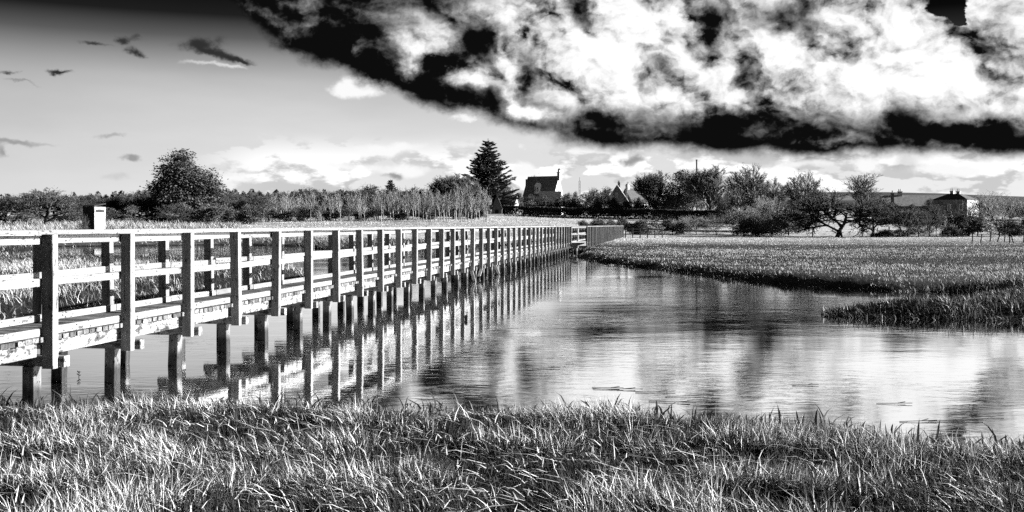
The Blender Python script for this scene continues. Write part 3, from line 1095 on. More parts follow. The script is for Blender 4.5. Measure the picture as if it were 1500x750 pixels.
def make_leafy(key, seed, lobes, n, size, mat, r0=0.4):
    """broad evergreen: trunk and limbs, leaves in clumps over uneven lobes"""
    rs = np.random.RandomState(seed)
    C, T = [], []
    segs = [(np.zeros(3), np.array([0.1, 0, 2.5]), r0, r0 * .8), (np.array([0.1, 0, 2.5]), np.array([0, 0.1, 6.0]), r0 * .8, r0 * .35)]
    tot = sum(l[3] ** 2 for l in lobes)
    for (x, y, z, rad, fl) in lobes:
        c0 = np.array([x, y, z])
        segs.append((np.array([0, 0, min(z * .6, 4.5)]), c0, r0 * .35, r0 * .1))
        m = int(n * rad ** 2 / tot / 26)
        dirs = rs.randn(m, 3); dirs /= np.linalg.norm(dirs, axis=1, keepdims=True)
        rr = rad * (0.25 + 0.78 * rs.rand(m) ** .6) 
        cl = c0 + dirs * rr[:, None] * np.array([1, 1, fl])
        for c in cl:
            k = rs.randint(14, 38)
            s = rad * 0.13 + 0.10
            C.append(c + rs.randn(k, 3) * s * np.array([1.1, 1.1, .7]))
            T.append(np.clip(rs.rand() * .6 + rs.rand(k) * .5, 0, 1))
    C = np.concatenate(C); T = np.concatenate(T)
    ok = C[:, 2] > 0.15
    C, T = C[ok], T[ok]
    top = np.percentile(C[:, 2], 99.7)
    k = 10.0 / top
    V, Fq, tone = leaf_cards(rs, C * k, size * (0.6 + 0.8 * rs.rand(len(C))), T)
    segs = [(s[0] * k, s[1] * k, s[2] * k, s[3] * k) for s in segs]
    PROTO[key] = (seg_mesh('trunk', segs, M_BARK, 6), mesh_np('crown', V, Fq, None, mat, tone), np.percentile(np.abs(C[:, 0] * k), 97))


rsl = np.random.RandomState(2)
make_leafy('evergreen', 91, [(-.3, 0, 8.3, 1.5, 1.1), (-.5, .3, 6.6, 2.1, .9), (.5, -.2, 5.6, 2.3, .9), (2.0, 0, 5.8, 1.5, 1.0), (2.6, .2, 4.4, 1.5, .9),
                             (-1.9, 0, 4.6, 1.5, .8), (-.4, -.8, 3.9, 2.0, .8), (.9, .7, 3.4, 2.0, .8), (-1.3, .4, 2.4, 1.6, .8), (1.9, -.3, 2.4, 1.7, .8)], 30000, 0.125, M_LEAF)
make_leafy('holm', 92, [(-1.5, 0, 4.6, 1.9, .9), (.3, .2, 6.7, 2.1, .9), (1.6, -.3, 4.9, 2.1, .9), (-.5, -.5, 2.9, 2.2, .8), (2.4, .3, 3.0, 1.7, .8), (-2.6, .2, 2.9, 1.7, .8), (.6, 0, 8.3, 1.2, .9)], 12000, 0.13, M_LEAF)
make_leafy('shrub', 93, [(rsl.uniform(-4.5, 4.5), rsl.uniform(-2, 2), rsl.uniform(1.5, 7.5) * (1 - 0.06 * k), rsl.uniform(1.6, 3.0), .8) for k in range(9)], 8000, 0.28, M_SCRUB, 0.2)
make_leafy('shrub2', 94, [(rsl.uniform(-6, 6), rsl.uniform(-2, 2), rsl.uniform(1.5, 6.5), rsl.uniform(1.6, 2.8), .8) for k in range(11)], 8000, 0.28, M_SCRUB, 0.2)


def make_conifer(key, seed):
    rs = np.random.RandomState(seed)
    segs = [(np.zeros(3), np.array([0, 0, 10.2]), .26, .03)]
    C, T, dirs = [], [], []
    z = 1.0
    while z < 9.9:
        rad = 3.0 * (1 - (z / 10.15) ** 1.6) ** 0.9 + 0.12
        k = 6 if z < 8 else 4
        a0 = rs.rand() * 6.28
        for i in range(k):
            a = a0 + i * 6.283 / k + rs.uniform(-.35, .35)
            L = rad * rs.uniform(.60, 1.18)
            d = np.array([math.cos(a), math.sin(a), 0])
            sag = rs.uniform(-.10, .16) * L
            pts = [np.array([0, 0, z]) + d * L * t + np.array([0, 0, -sag * 1.6 * t + (0.30 * L) * t * t]) for t in (0, .35, .7, 1.0)]
            for q in range(3):
                segs.append((pts[q], pts[q + 1], .05 * (1 - q * .28), .05 * (1 - (q + 1) * .28) + .006))
            m = int(34 * L) + 12
            t = rs.rand(m) ** .7
            base = np.array([0, 0, z]) + d * (L * t)[:, None] + np.array([0, 0, 1.0]) * (-sag * 1.6 * t + .30 * L * t * t)[:, None]
            side = np.array([-d[1], d[0], 0])
            sp = rs.randn(m) * .20 * (1.15 - t) * min(L, 2)
            base = base + side * sp[:, None] + np.array([0, 0, 1]) * (rs.randn(m) * .05 - np.abs(sp) * .3)[:, None]
            C.append(base); T.append(np.clip(.15 + .75 * rs.rand(m), 0, 1))
            dirs.append(d[None] * 1.0 + side[None] * np.sign(sp)[:, None] * .7 + np.array([[0, 0, .25]]) + rs.randn(m, 3) * .25)
        z += 0.23 + 0.02 * rs.rand()
    C = np.concatenate(C); T = np.concatenate(T); Dv = np.concatenate(dirs)
    Dv /= np.linalg.norm(Dv, axis=1, keepdims=True)
    b = rs.randn(len(C), 3); b -= Dv * (Dv * b).sum(1, keepdims=True); b /= np.linalg.norm(b, axis=1, keepdims=True)
    s = (.16 + .16 * rs.rand(len(C)))[:, None]
    V = np.stack([C - Dv * s * .6, C + b * s * .24, C + Dv * s, C - b * s * .24], 1).reshape(-1, 3)
    Fq = np.arange(len(C))[:, None] * 4 + np.arange(4)[None]
    PROTO[key] = (seg_mesh('trunk', segs, M_BARK, 5), mesh_np('crown', V, Fq, None, M_NEEDLE, np.repeat(T, 4)), 2.25)


make_conifer('conifer', 7)

TREE_N = [0]


ORD = ['first', 'second', 'third', 'fourth', 'fifth', 'sixth', 'seventh', 'eighth', 'ninth', 'tenth', 'eleventh', 'twelfth', 'thirteenth', 'fourteenth', 'fifteenth', 'sixteenth']


def rank_labels(group, text):
    """members of a row are told apart by their order from the left"""
    row = sorted([o for o in COL.objects if o.get('group') == group], key=lambda o: o.location.x / o.location.y)
    for k, o in enumerate(row):
        o['label'] = text.replace('#', ORD[k])


def tree(kind, px, Z, py_top, width_px, label, name='bare_tree', cat='tree', group=None, rz=None, sink=0.1):
    """a tree standing at photograph column px, Z metres off, reaching row py_top"""
    x, y = at(px, Z)
    h = top_h(py_top, Z, x) + sink
    tm, cm_, wid = PROTO[kind]
    sx = (width_px / F * Z / 2) / wid if width_px else h / 10
    o = empty(name, (x, y, gz(x, y) - sink), label, cat, group)
    TREE_N[0] += 1
    rot = rz if rz is not None else random.uniform(-.25, .25) + random.choice((0, math.pi))
    for nm, mm in (('trunk', tm), ('crown', cm_)):
        c = obj(nm, mm, o)
        c.rotation_euler = (0, 0, rot)
        c.scale = (sx, sx, h / 10)
    return o


# --- left skyline
tree('round', 67, 168, 271, 100, 'round-headed bare oak standing alone near the left edge', 'oak_tree')
tree('oak', 6, 172, 283, 50, 'bare tree cut by the left edge of the picture', 'bare_tree')
tree('evergreen', 268, 200, 222, 92, 'tallest leafy evergreen tree on the left, above the reeds', 'evergreen_tree', rz=0.0)
G = 'bare trees behind the bird hide'
for k, (px, top, w_, kd) in enumerate([(105, 287, 50, 'round'), (132, 282, 40, 'vase2'), (158, 287, 50, 'round'), (186, 280, 56, 'round'), (212, 276, 50, 'vase2'), (236, 284, 60, 'round'), (30, 284, 50, 'round')]):
    tree(kd, px, 240, top, w_, 'bare tree in the row behind the bird hide, left of the tall evergreen', 'bare_tree', group=G)
G = 'bare trees between evergreen and sapling wood'
for k, (px, top, w_) in enumerate([(305, 264, 50), (325, 276, 50), (345, 279, 44), (368, 281, 44), (392, 280, 40)]):
    tree(('round', 'vase2')[k % 2], px, 235, top, w_, 'bare tree between the tall evergreen and the sapling wood', 'bare_tree', group=G)
G = 'low shrubs along the left field edge'
for k, (px, top, w_) in enumerate([(120, 312, 70), (160, 305, 60), (178, 300, 50), (215, 308, 70), (245, 296, 60), (285, 298, 70), (320, 300, 60), (350, 304, 60), (20, 312, 70), (75, 316, 70), (195, 318, 60), (265, 316, 70), (372, 300, 50)]):
    tree(('shrub', 'scrub', 'shrub2')[k % 3], px, 185 + (k % 4) * 4, top, w_, 'low shrub along the field edge below the left trees', 'shrub', 'shrub', G)

tree('scrub', 126, 98.5, 311, 22, 'leafless shrub half covering the lower wall of the bird hide', 'shrub', 'shrub')

G = 'nearer bare trees of the left tree belt'
for k, (px, top, w_, kd) in enumerate([(40, 288, 46, 'round'), (118, 292, 46, 'vase2'), (150, 290, 44, 'round'), (175, 286, 50, 'vase2'), (205, 284, 50, 'round'), (232, 280, 50, 'vase2'), (330, 284, 46, 'round'), (358, 286, 44, 'vase2'), (382, 284, 40, 'round')]):
    tree(kd, px, 205, top, w_, 'x', 'bare_tree', group=G)
rank_labels(G, '# from the left of the nearer bare trees in the left belt')

# --- sapling wood
G = 'saplings in the wood behind the pale field'
rw = np.random.RandomState(4)
for k in range(150):
    px = 385 + 330 * (k + rw.rand()) / 150
    ytop = np.interp(px, [385, 430, 470, 560, 640, 700, 715], [288, 282, 284, 280, 275, 272, 280]) + rw.uniform(-8, 16)
    tree(('sapling', 'sapling2')[k % 2], px, rw.uniform(205, 250), ytop, rw.uniform(9, 17), 'thin pale sapling in the dense wood behind the pale field', 'sapling', 'tree', G)
G = 'round bare crowns above the sapling wood'
for k, (px, top, w_, kd) in enumerate([(412, 279, 50, 'round'), (452, 272, 60, 'round'), (432, 277, 50, 'vase2'), (505, 274, 60, 'round'), (540, 267, 62, 'round'), (480, 278, 60, 'round'),
                          (610, 272, 56, 'round'), (585, 276, 50, 'vase2'), (640, 266, 44, 'round'), (662, 253, 56, 'vase'), (684, 254, 50, 'vase2')]):
    tree(kd, px, 265, top, w_, 'bare rounded tree crown rising above the sapling wood', 'bare_tree', group=G)
tree('conifer', 572, 268, 263, 26, 'small dark conifer poking above the sapling wood', 'conifer_tree')
G = 'brambles at the foot of the sapling wood'
for k in range(16):
    tree(('scrub', 'shrub2')[k % 2], 390 + k * 21 + rw.uniform(-5, 5), 205 + rw.uniform(-3, 3) + k * 2.0, 304 + rw.uniform(-5, 5), 36, 'bramble clump at the foot of the sapling wood', 'bramble', 'shrub', G)

# --- village trees
tree('conifer', 715, 300, 205, 64, 'tall dark spreading conifer beside the big house', 'conifer_tree', rz=0.4)
tree('holm', 738, 330, 262, 0, 'dark leafy tree behind the small gabled barn', 'evergreen_tree')
tree('holm', 758, 326, 283, 30, 'low dark leafy tree just left of the big house', 'evergreen_tree')
tree('round', 779, 310, 282, 30, 'low bare tree in front of the left end of the big house', 'bare_tree')
tree('round', 799, 306, 284, 26, 'small bare tree in front of the big house door', 'bare_tree')
tree('vase2', 832, 308, 280, 26, 'small bare tree at the foot of the sunlit gable', 'bare_tree')
tree('vase2', 785, 345, 254, 30, 'bare tree top showing above the big house roof', 'bare_tree')
tree('round', 868, 300, 272, 36, 'bare bushy tree right of the thin aerial', 'bare_tree')
tree('round', 888, 305, 270, 34, 'bare tree just left of the gabled cottage', 'bare_tree')
tree('holm', 842, 320, 281, 18, 'small clipped dark tree below the thin aerial', 'evergreen_tree')
tree('vase', 958, 285, 249, 56, 'pale bare tree right of the cottages', 'bare_tree')
tree('holm', 995, 278, 250, 64, 'dark leafy evergreen between two tall bare trees', 'evergreen_tree')
tree('vase2', 1012, 290, 246, 40, 'bare tree behind the dark evergreen by the tall pole', 'bare_tree')
tree('vase', 1041, 270, 241, 58, 'broad vase-shaped bare tree right of the tall pole', 'bare_tree')
tree('windy', 1108, 225, 236, 76, 'windswept bare tree leaning left above the thicket', 'bare_tree', rz=0)
tree('windy', 1138, 228, 256, 56, 'lower bare tree behind the windswept one', 'bare_tree', rz=0.3)
tree('windy', 1188, 215, 246, 64, 'bare tree above the broad oak, right of the windswept one', 'bare_tree', rz=0.1)
tree('tall', 1265, 240, 252, 44, 'slim tall bare tree rising behind the oaks', 'bare_tree')
G = 'garden shrubs in front of the village houses'
for k, (px, top, w_) in enumerate([(775, 294, 30), (795, 293, 30), (812, 290, 30), (835, 290, 34), (855, 292, 30), (905, 291, 34), (930, 290, 36), (950, 288, 36), (975, 286, 36), (1000, 283, 40), (1030, 282, 40), (1060, 286, 40), (880, 290, 30)]):
    tree(('shrub', 'scrub', 'shrub2')[k % 3], px, 283, top, w_, 'garden shrub in front of the village houses', 'shrub', 'shrub', G)

# --- thicket and shrubs in the middle distance
G = 'thicket of scrub right of the bridge end'
for k, (px, Z, top, w_) in enumerate([(1075, 190, 268, 56), (1100, 185, 280, 60), (1130, 180, 285, 64), (1160, 175, 288, 64), (1185, 180, 284, 60), (1085, 165, 300, 70), (1120, 160, 305, 70), (1155, 158, 306, 60),
                                      (1020, 160, 314, 60), (1050, 158, 310, 60), (1090, 150, 318, 60), (1130, 150, 318, 56), (995, 165, 319, 40)]):
    tree(('scrub', 'shrub', 'willow')[k % 3], px, Z, top, w_, 'tangled scrub in the thicket right of the bridge end', 'scrub', 'shrub', G)
G = 'low bushes behind the far end of the bridge'
for k, (px, Z, top, w_) in enumerate([(862, 158, 323, 34), (880, 160, 319, 40), (900, 158, 319, 40), (922, 156, 320, 40), (945, 156, 322, 40), (965, 158, 324, 36), (985, 158, 322, 36)]):
    tree(('shrub2', 'shrub', 'scrub')[k % 3], px, Z, top, w_, 'low bush behind the far end of the footbridge', 'bush', 'shrub', G)
tree('shrub', 909, 136, 324.5, 7, 'small round dark bush topping the bridge rail end', 'bush', 'shrub')

# --- oaks along the right-hand field edge
tree('oak2', 1226, 150, 272, 118, 'broad spreading bare oak with a thick trunk, largest of the row', 'oak_tree', rz=0.2)
tree('oak', 1277, 152, 285, 70, 'smaller bare oak right of the broad oak', 'oak_tree', rz=0.3)
tree('thorn', 1330, 146, 300, 60, 'crooked bare thorn tree with a curving trunk', 'thorn_tree', rz=0.0)
tree('thorn', 1346, 148, 302, 60, 'leaning forked thorn tree beside the crooked one', 'thorn_tree', rz=3.3)
tree('holm', 1360, 235, 292, 30, 'dark leafy tree against the hipped-roof house', 'evergreen_tree')
tree('holm', 1335, 232, 299, 24, 'dark leafy tree beside the low cottage roofs', 'evergreen_tree')
tree('willow', 1465, 155, 277, 90, 'pale many-stemmed bare willow near the right edge', 'willow_tree')
tree('willow', 1500, 165, 290, 60, 'bare willow cut by the right edge of the picture', 'willow_tree')
G = 'spindly trees in front of the hipped-roof house'
for k, px in enumerate((1372, 1384, 1397, 1410, 1420, 1432, 1362)):
    tree(('tall', 'sapling2', 'sapling')[k % 3], px, 150 + k, 300 + (k * 7) % 12, 20, 'spindly bare tree in front of the hipped-roof house', 'bare_tree', group=G)
G = 'dark bushes along the right field edge'
for k, (px, top, w_) in enumerate([(1300, 336, 40), (1330, 335, 36), (1362, 328, 36), (1388, 327, 36), (1425, 322, 44), (1450, 322, 44), (1478, 321, 44), (1500, 320, 44), (1410, 332, 40)]):
    tree(('shrub', 'shrub2', 'scrub')[k % 3], px, 151 + (k % 3), top, w_, 'dark bush along the field edge under the right-hand trees', 'bush', 'shrub', G)
G = 'trees in the dip beyond the right-hand field'
for k, (px, top, w_) in enumerate([(1300, 303, 40), (1440, 300, 50), (1480, 296, 60), (1420, 306, 40), (1510, 300, 60), (1330, 306, 40)]):
    tree(('round', 'scrub')[k % 2], px, 262, top, w_, 'bare tree in the dip beyond the right-hand field', 'bare_tree', group=G)

rank_labels('bare trees behind the bird hide', '# from the left of the bare trees standing behind the bird hide')
rank_labels('bare trees between evergreen and sapling wood', '# bare tree to the right of the tall leafy evergreen')
rank_labels('low shrubs along the left field edge', '# from the left of the low shrubs along the left field edge')
rank_labels('round bare crowns above the sapling wood', '# from the left of the bare crowns above the sapling wood')
rank_labels('brambles at the foot of the sapling wood', '# from the left of the bramble clumps below the sapling wood')
rank_labels('garden shrubs in front of the village houses', '# from the left of the garden shrubs before the village houses')
rank_labels('thicket of scrub right of the bridge end', '# from the left of the scrub clumps in the right-hand thicket')
rank_labels('low bushes behind the far end of the bridge', '# from the left of the low bushes behind the bridge end')
rank_labels('spindly trees in front of the hipped-roof house', '# from the left of the spindly trees before the hipped-roof house')
rank_labels('dark bushes along the right field edge', '# from the left of the dark bushes under the right-hand trees')
rank_labels('trees in the dip beyond the right-hand field', '# from the left of the bare trees beyond the right-hand field')

# --- far wood that reads as one dark mass
def far_wood(name, px0, px1, Z, y_top, n, size, label, deep=40):
    rs = np.random.RandomState(9)
    px = px0 + (px1 - px0) * rs.rand(n)
    Zs = Z + rs.rand(n) * deep
    X = (px - 750) / F * Zs
    g = height(X, Zs)
    tp = EYE + (HZ - y_top(px) + 3 * np.sin(px * .19) + 3 * np.sin(px * .53 + 1)) / F * Zs - g
    h = g + np.clip(tp, .5, None) * rs.rand(n) ** .6
    V, Fq, T = leaf_cards(rs, np.stack([X, Zs, h], 1), size * (0.5 + rs.rand(n)), rs.rand(n))
    return tag(obj(name, mesh_np(name, V, Fq, None, M_LEAF, T)), label, 'wood', None, 'stuff')


far_wood('far_wood', -60, 720, 285, lambda p: np.interp(p, [0, 120, 200, 330, 400, 480, 600, 720], [290, 288, 284, 281, 284, 284, 282, 284]), 34000, .55, 'distant dark wood behind the left-hand trees')
far_wood('wood_understorey', 388, 712, 246, lambda p: np.interp(p, [388, 480, 600, 712], [292, 290, 287, 284]), 22000, .42, 'dark understorey filling the sapling wood', 14)

# ---------------------------------------------------------------- buildings
def mat_plain(name, lo, hi, scale=3.0, rough=0.85, stretch=(1, 1, 1)):
    m, t, b = material(name)
    tcn = t.new('ShaderNodeTexCoord')
    nz = t.noise(t.vm('MULTIPLY', tcn.outputs['Object'], stretch), scale, 5, 0.6)
    grey(t, b, t.ss(nz, 0.3, 0.7, lo, hi, 'LINEAR'))
    b.inputs['Roughness'].default_value = rough
    bump(t, b, nz, 0.4, 0.03)
    return m


M_STONE = mat_plain('pale_stone', 0.22, 0.42, 1.6)
M_BRICK = mat_plain('dull_brick', 0.3, 0.7, 2.2)
M_TILE = mat_plain('roof_tile', 0.2, 0.75, 1.2, stretch=(1, 1, 3))
M_RENDER = mat_plain('limewash', 0.6, 1.0, 1.0)
M_STAIN = mat_plain('stained_render', 0.25, 0.8, 1.3, stretch=(1, 1, .5))
M_SLATE = mat_plain('slate', 0.07, 0.15, 1.8)
M_PAINT = mat_plain('painted_board', 0.2, 0.55, 2.0)
M_TAR_AND_SHADE = mat_plain('tarred_and_shaded_board', 0.02, 0.05, 2.0)  # tarred parts; on the hide boards it paints in the shaded sides
M_TRIM_AND_LIT = mat_plain('white_trim_and_lit_face', 2.0, 2.8, 2.0)  # frames and bargeboard; on the dormer it imitates sunlight
mg, tg, bgl = material('window_glass')
grey(tg, bgl, 0.02)
bgl.inputs['Roughness'].default_value = 0.08
bgl.inputs['Specular IOR Level'].default_value = 0.6
M_GLASS = mg


def gable_house(root, L, Dp, eave, ridge, wall, roof, x0=0.0, y0=0.0, axis='x', over=0.25, gable_trim=None):
    """rectangular block with a pitched roof; ridge along 'axis'"""
    hx, hy = L / 2, Dp / 2
    w = MB()
    if axis == 'x':
        w.poly([(x0 - hx, y0 - hy, 0), (x0 + hx, y0 - hy, 0), (x0 + hx, y0 + hy, 0), (x0 - hx, y0 + hy, 0),
                (x0 - hx, y0 - hy, eave), (x0 + hx, y0 - hy, eave), (x0 + hx, y0 + hy, eave), (x0 - hx, y0 + hy, eave),
                (x0 - hx, y0, ridge - .05), (x0 + hx, y0, ridge - .05)],
               [(0, 1, 5, 4), (2, 3, 7, 6), (1, 2, 6, 9, 5), (3, 0, 4, 8, 7)])
    else:
        w.poly([(x0 - hx, y0 - hy, 0), (x0 + hx, y0 - hy, 0), (x0 + hx, y0 + hy, 0), (x0 - hx, y0 + hy, 0),
                (x0 - hx, y0 - hy, eave), (x0 + hx, y0 - hy, eave), (x0 + hx, y0 + hy, eave), (x0 - hx, y0 + hy, eave),
                (x0, y0 - hy, ridge - .05), (x0, y0 + hy, ridge - .05)],
               [(0, 1, 5, 8, 4), (2, 3, 7, 9, 6), (1, 2, 6, 5), (3, 0, 4, 7)])
    wo = w.build('wall', wall, root)
    r = MB()
    th = 0.18
    half = hy if axis == 'x' else hx
    run_ = half + over
    drop = (ridge - eave) / half * over
    for s in (-1, 1):
        if axis == 'x':
            a = [(x0 - hx - over, y0, ridge), (x0 + hx + over, y0, ridge), (x0 + hx + over, y0 + s * run_, eave - drop), (x0 - hx - over, y0 + s * run_, eave - drop)]
        else:
            a = [(x0, y0 - hy - over, ridge), (x0, y0 + hy + over, ridge), (x0 + s * run_, y0 + hy + over, eave - drop), (x0 + s * run_, y0 - hy - over, eave - drop)]
        b = [(p[0], p[1], p[2] + th) for p in a]
        r.poly(a + b, [(0, 1, 2, 3), (7, 6, 5, 4), (0, 4, 5, 1), (1, 5, 6, 2), (2, 6, 7, 3), (3, 7, 4, 0)])
    ro = r.build('roof', roof, root)
    return wo, ro


def hip_roof(root, hx, hy, z0, z1, mat, over=0.35, flat=0.3):
    X, Y = hx + over, hy + over
    fx, fy = hx * flat, hy * flat
    v = [(-X, -Y, z0), (X, -Y, z0), (X, Y, z0), (-X, Y, z0), (-fx, -fy, z1), (fx, -fy, z1), (fx, fy, z1), (-fx, fy, z1)]
    return MB().poly(v, [(3, 2, 1, 0), (4, 5, 6, 7), (0, 1, 5, 4), (1, 2, 6, 5), (2, 3, 7, 6), (3, 0, 4, 7)]).build('roof', mat, root)


def window(root, x, y, z, w, h, face='y', frame=None, sgn=-1):
    """window set on a wall: frame proud of the wall, glass and bars as sub-parts"""
    f = MB()
    t, dpt = 0.09, 0.08
    if face == 'y':
        o = sgn * dpt
        ya, yb = sorted((y + o, y))
        f.box(x - w / 2, x + w / 2, ya, yb, z - t, z).box(x - w / 2, x + w / 2, ya, yb, z + h, z + h + t)
        f.box(x - w / 2, x - w / 2 + t, ya, yb, z, z + h).box(x + w / 2 - t, x + w / 2, ya, yb, z, z + h).box(x - t / 3, x + t / 3, ya, yb, z, z + h)
        g = MB().box(x - w / 2 + t, x + w / 2 - t, min(y, y + o * .4), max(y, y + o * .4), z, z + h)
    else:
        o = sgn * dpt
        xa, xb = sorted((x + o, x))
        f.box(xa, xb, y - w / 2, y + w / 2, z - t, z).box(xa, xb, y - w / 2, y + w / 2, z + h, z + h + t)
        f.box(xa, xb, y - w / 2, y - w / 2 + t, z, z + h).box(xa, xb, y + w / 2 - t, y + w / 2, z, z + h).box(xa, xb, y - t / 3, y + t / 3, z, z + h)
        g = MB().box(min(x, x + o * .4), max(x, x + o * .4), y - w / 2 + t, y + w / 2 - t, z, z + h)
    fo = f.build('window', frame or M_TRIM_AND_LIT, root)
    g.build('pane', M_GLASS, fo)
    return fo


def chimney(parent, x, y, z0, z1, w, d, mat, pots=2):
    c = MB().box(x - w / 2, x + w / 2, y - d / 2, y + d / 2, z0, z1).box(x - w / 2 - .08, x + w / 2 + .08, y - d / 2 - .08, y + d / 2 + .08, z1, z1 + .18).build('chimney', mat, parent)
    for k in range(pots):
        px = x + (k - (pots - 1) / 2) * min(w / max(pots, 1), .5)
        o = obj('chimney_pot', cyl('chimney_pot', .13, .6, mat, 8), None)
        if parent.parent is not None:
            o.parent = parent
        else:
            o.parent = c
        o.location = (px, y, z1 + .18)
    return c


def house_root(name, px, Z, label, cat='house', rz=0.0):
    x, y = at(px, Z)
    return empty(name, (x, y, gz(x, y) - 0.2), label, cat, None, rz), x


# big house with tall roof, pale gable to the sun, bell turret chimney
Z = 322
r, x = house_root('manor_house', 796, Z, 'big dark-roofed house with a pale sunlit gable end and turret chimney', rz=-0.50)
hr = top_h(259, Z, x) + .2
wo, ro = gable_house(r, 11.0, 7.0, hr * .50, hr, M_RENDER, M_TILE, over=.12)
c = MB().box(5.15, 6.05, -.5, .5, hr - 1.2, hr + 1.2).box(5.0, 6.2, -.65, .65, hr + 1.2, hr + 1.4).box(5.3, 5.9, -.3, .3, hr + 1.4, hr + 2.0).build('chimney', M_RENDER, r)
MB().poly([(5.2, -.4, hr + 2), (6.0, -.4, hr + 2), (6.0, .4, hr + 2), (5.2, .4, hr + 2), (5.6, 0, hr + 2.7)], [(0, 1, 4), (1, 2, 4), (2, 3, 4), (3, 0, 4)]).build('chimney_cap', M_SLATE, c)
MB().box(-5.7, -5.0, -1.5, -.5, hr * .5, hr - .7).build('chimney', M_BRICK, r)
# dormer whose sunlit look is put into its white colour, and a lower gabled wing in front
dz = hr * .55
MB().box(-1.4, .2, -3.5, -1.0, dz, dz + 2.5).poly([(-1.6, -3.6, dz + 2.5), (.4, -3.6, dz + 2.5), (-.6, -3.6, dz + 3.5), (-1.6, -.2, dz + 2.5), (.4, -.2, dz + 2.5), (-.6, -.2, dz + 3.5)], [(0, 1, 2), (0, 2, 5, 3), (1, 4, 5, 2), (0, 3, 4, 1)]).build('dormer', M_TRIM_AND_LIT, r)
for wx in (-1.05, -.2):
    window(r, wx, -3.5, dz + .7, .65, 1.3)
for wx in (-4.2, -2.6, 2.2, 4.0):
    window(r, wx, -3.5, 1.6, .8, 1.3)
for wy, wz in ((-1.5, 1.8), (1.5, 1.8), (0, hr * .55)):
    window(r, 5.5, wy, wz, .9, 1.4, 'x', sgn=1)
MB().box(-.4, .5, -3.56, -3.5, 0, 2.0).build('door', M_TAR_AND_SHADE, r)
r2, x = house_root('front_wing', 806, Z - 9, 'low dark-roofed wing with a white bargeboard gable before the big house', rz=-.15)
hw = top_h(281, Z - 9, x) + .2
gable_house(r2, 6.5, 5.0, hw * .5, hw, M_STONE, M_TILE, over=.2)
g_ = MB()
for s in (-1, 1):
    g_.poly([(3.47, 0, hw), (3.47, s * 2.75, hw * .47), (3.47, s * 2.75, hw * .47 - .35), (3.47, 0, hw - .4), (3.55, 0, hw), (3.55, s * 2.75, hw * .47), (3.55, s * 2.75, hw * .47 - .35), (3.55, 0, hw - .4)],
            [(0, 1, 2, 3), (7, 6, 5, 4), (0, 4, 5, 1), (1, 5, 6, 2), (2, 6, 7, 3)])
g_.build('bargeboard', M_TRIM_AND_LIT, r2)
window(r2, 3.25, 0, hw * .35, 1.0, 1.3, 'x', sgn=1)
window(r2, 0, -2.5, .9, 1.0, 1.0)

# twin-gabled barn left of it
Z = 296
r, x = house_root('gabled_barn', 728, Z, 'small pale gabled barn under the tall conifer', 'barn', rz=0.0)
hb = top_h(286, Z, x) + .2
gable_house(r, 3.0, 6.0, hb * .30, hb, M_STONE, M_STONE, axis='y', over=.1)
MB().box(-.5, .5, -3.06, -3.0, 0, 1.4).build('door', M_TAR_AND_SHADE, r)
r, x = house_root('barn', 747, Z + 5, 'second small barn with dark opening and slanting pale roof', 'barn', rz=-.6)
hb = top_h(288, Z + 5, x) + .2
gable_house(r, 5.0, 4.0, hb * .3, hb, M_BRICK, M_STONE, axis='x', over=.2)
MB().box(-1.6, .4, -2.06, -2.0, 0, 1.3).build('door', M_TAR_AND_SHADE, r)

# gabled cottage with its row of roofs
Z = 312
r, x = house_root('gabled_cottage', 905, Z, 'brick gabled cottage with white window frames and a chimney', rz=-.15)
hc = top_h(272, Z, x) + .2
wo, ro = gable_house(r, 6.2, 9.0, hc * .52, hc, M_BRICK, M_TILE, axis='y', over=.25)
chimney(ro, 0.3, 1.5, hc - .4, hc + .9, .8, .6, M_BRICK, 2)
chimney(ro, 2.6, 1.0, hc * .5, hc + .1, .5, .5, M_BRICK, 0)
window(r, -.2, -4.5, hc * .62, .9, 1.2)
window(r, 1.2, -4.5, hc * .32, .9, 1.2)
window(r, -1.4, -4.5, hc * .32, .9, 1.2)
r, x = house_root('terrace_cottage', 930, Z + 6, 'lower cottage behind the gabled one, with a square dark chimney', rz=.7)
hc = top_h(277, Z + 6, x) + .2
wo, ro = gable_house(r, 8.5, 6.0, hc * .5, hc, M_BRICK, M_SLATE, axis='x', over=.25)
chimney(ro, -3.2, 0, hc - .4, hc + 1.4, .9, .7, M_BRICK, 2)
chimney(ro, 3.6, 0, hc - .4, hc + .9, .7, .7, M_BRICK, 1)
window(r, -1.5, -3.0, hc * .28, .9, 1.1)
window(r, 1.5, -3.0, hc * .28, .9, 1.1)

# white gable glimpsed above the thicket
Z = 300
r, x = house_root('white_cottage', 1069, Z, 'small white gable peeping out between the bare trees', rz=-.4)
hc = top_h(281, Z, x) + .2
gable_house(r, 5, 6, hc * .55, hc, M_RENDER, M_SLATE, axis='y', over=.2)
window(r, 0, -3.0, hc * .4, .8, 1.0)

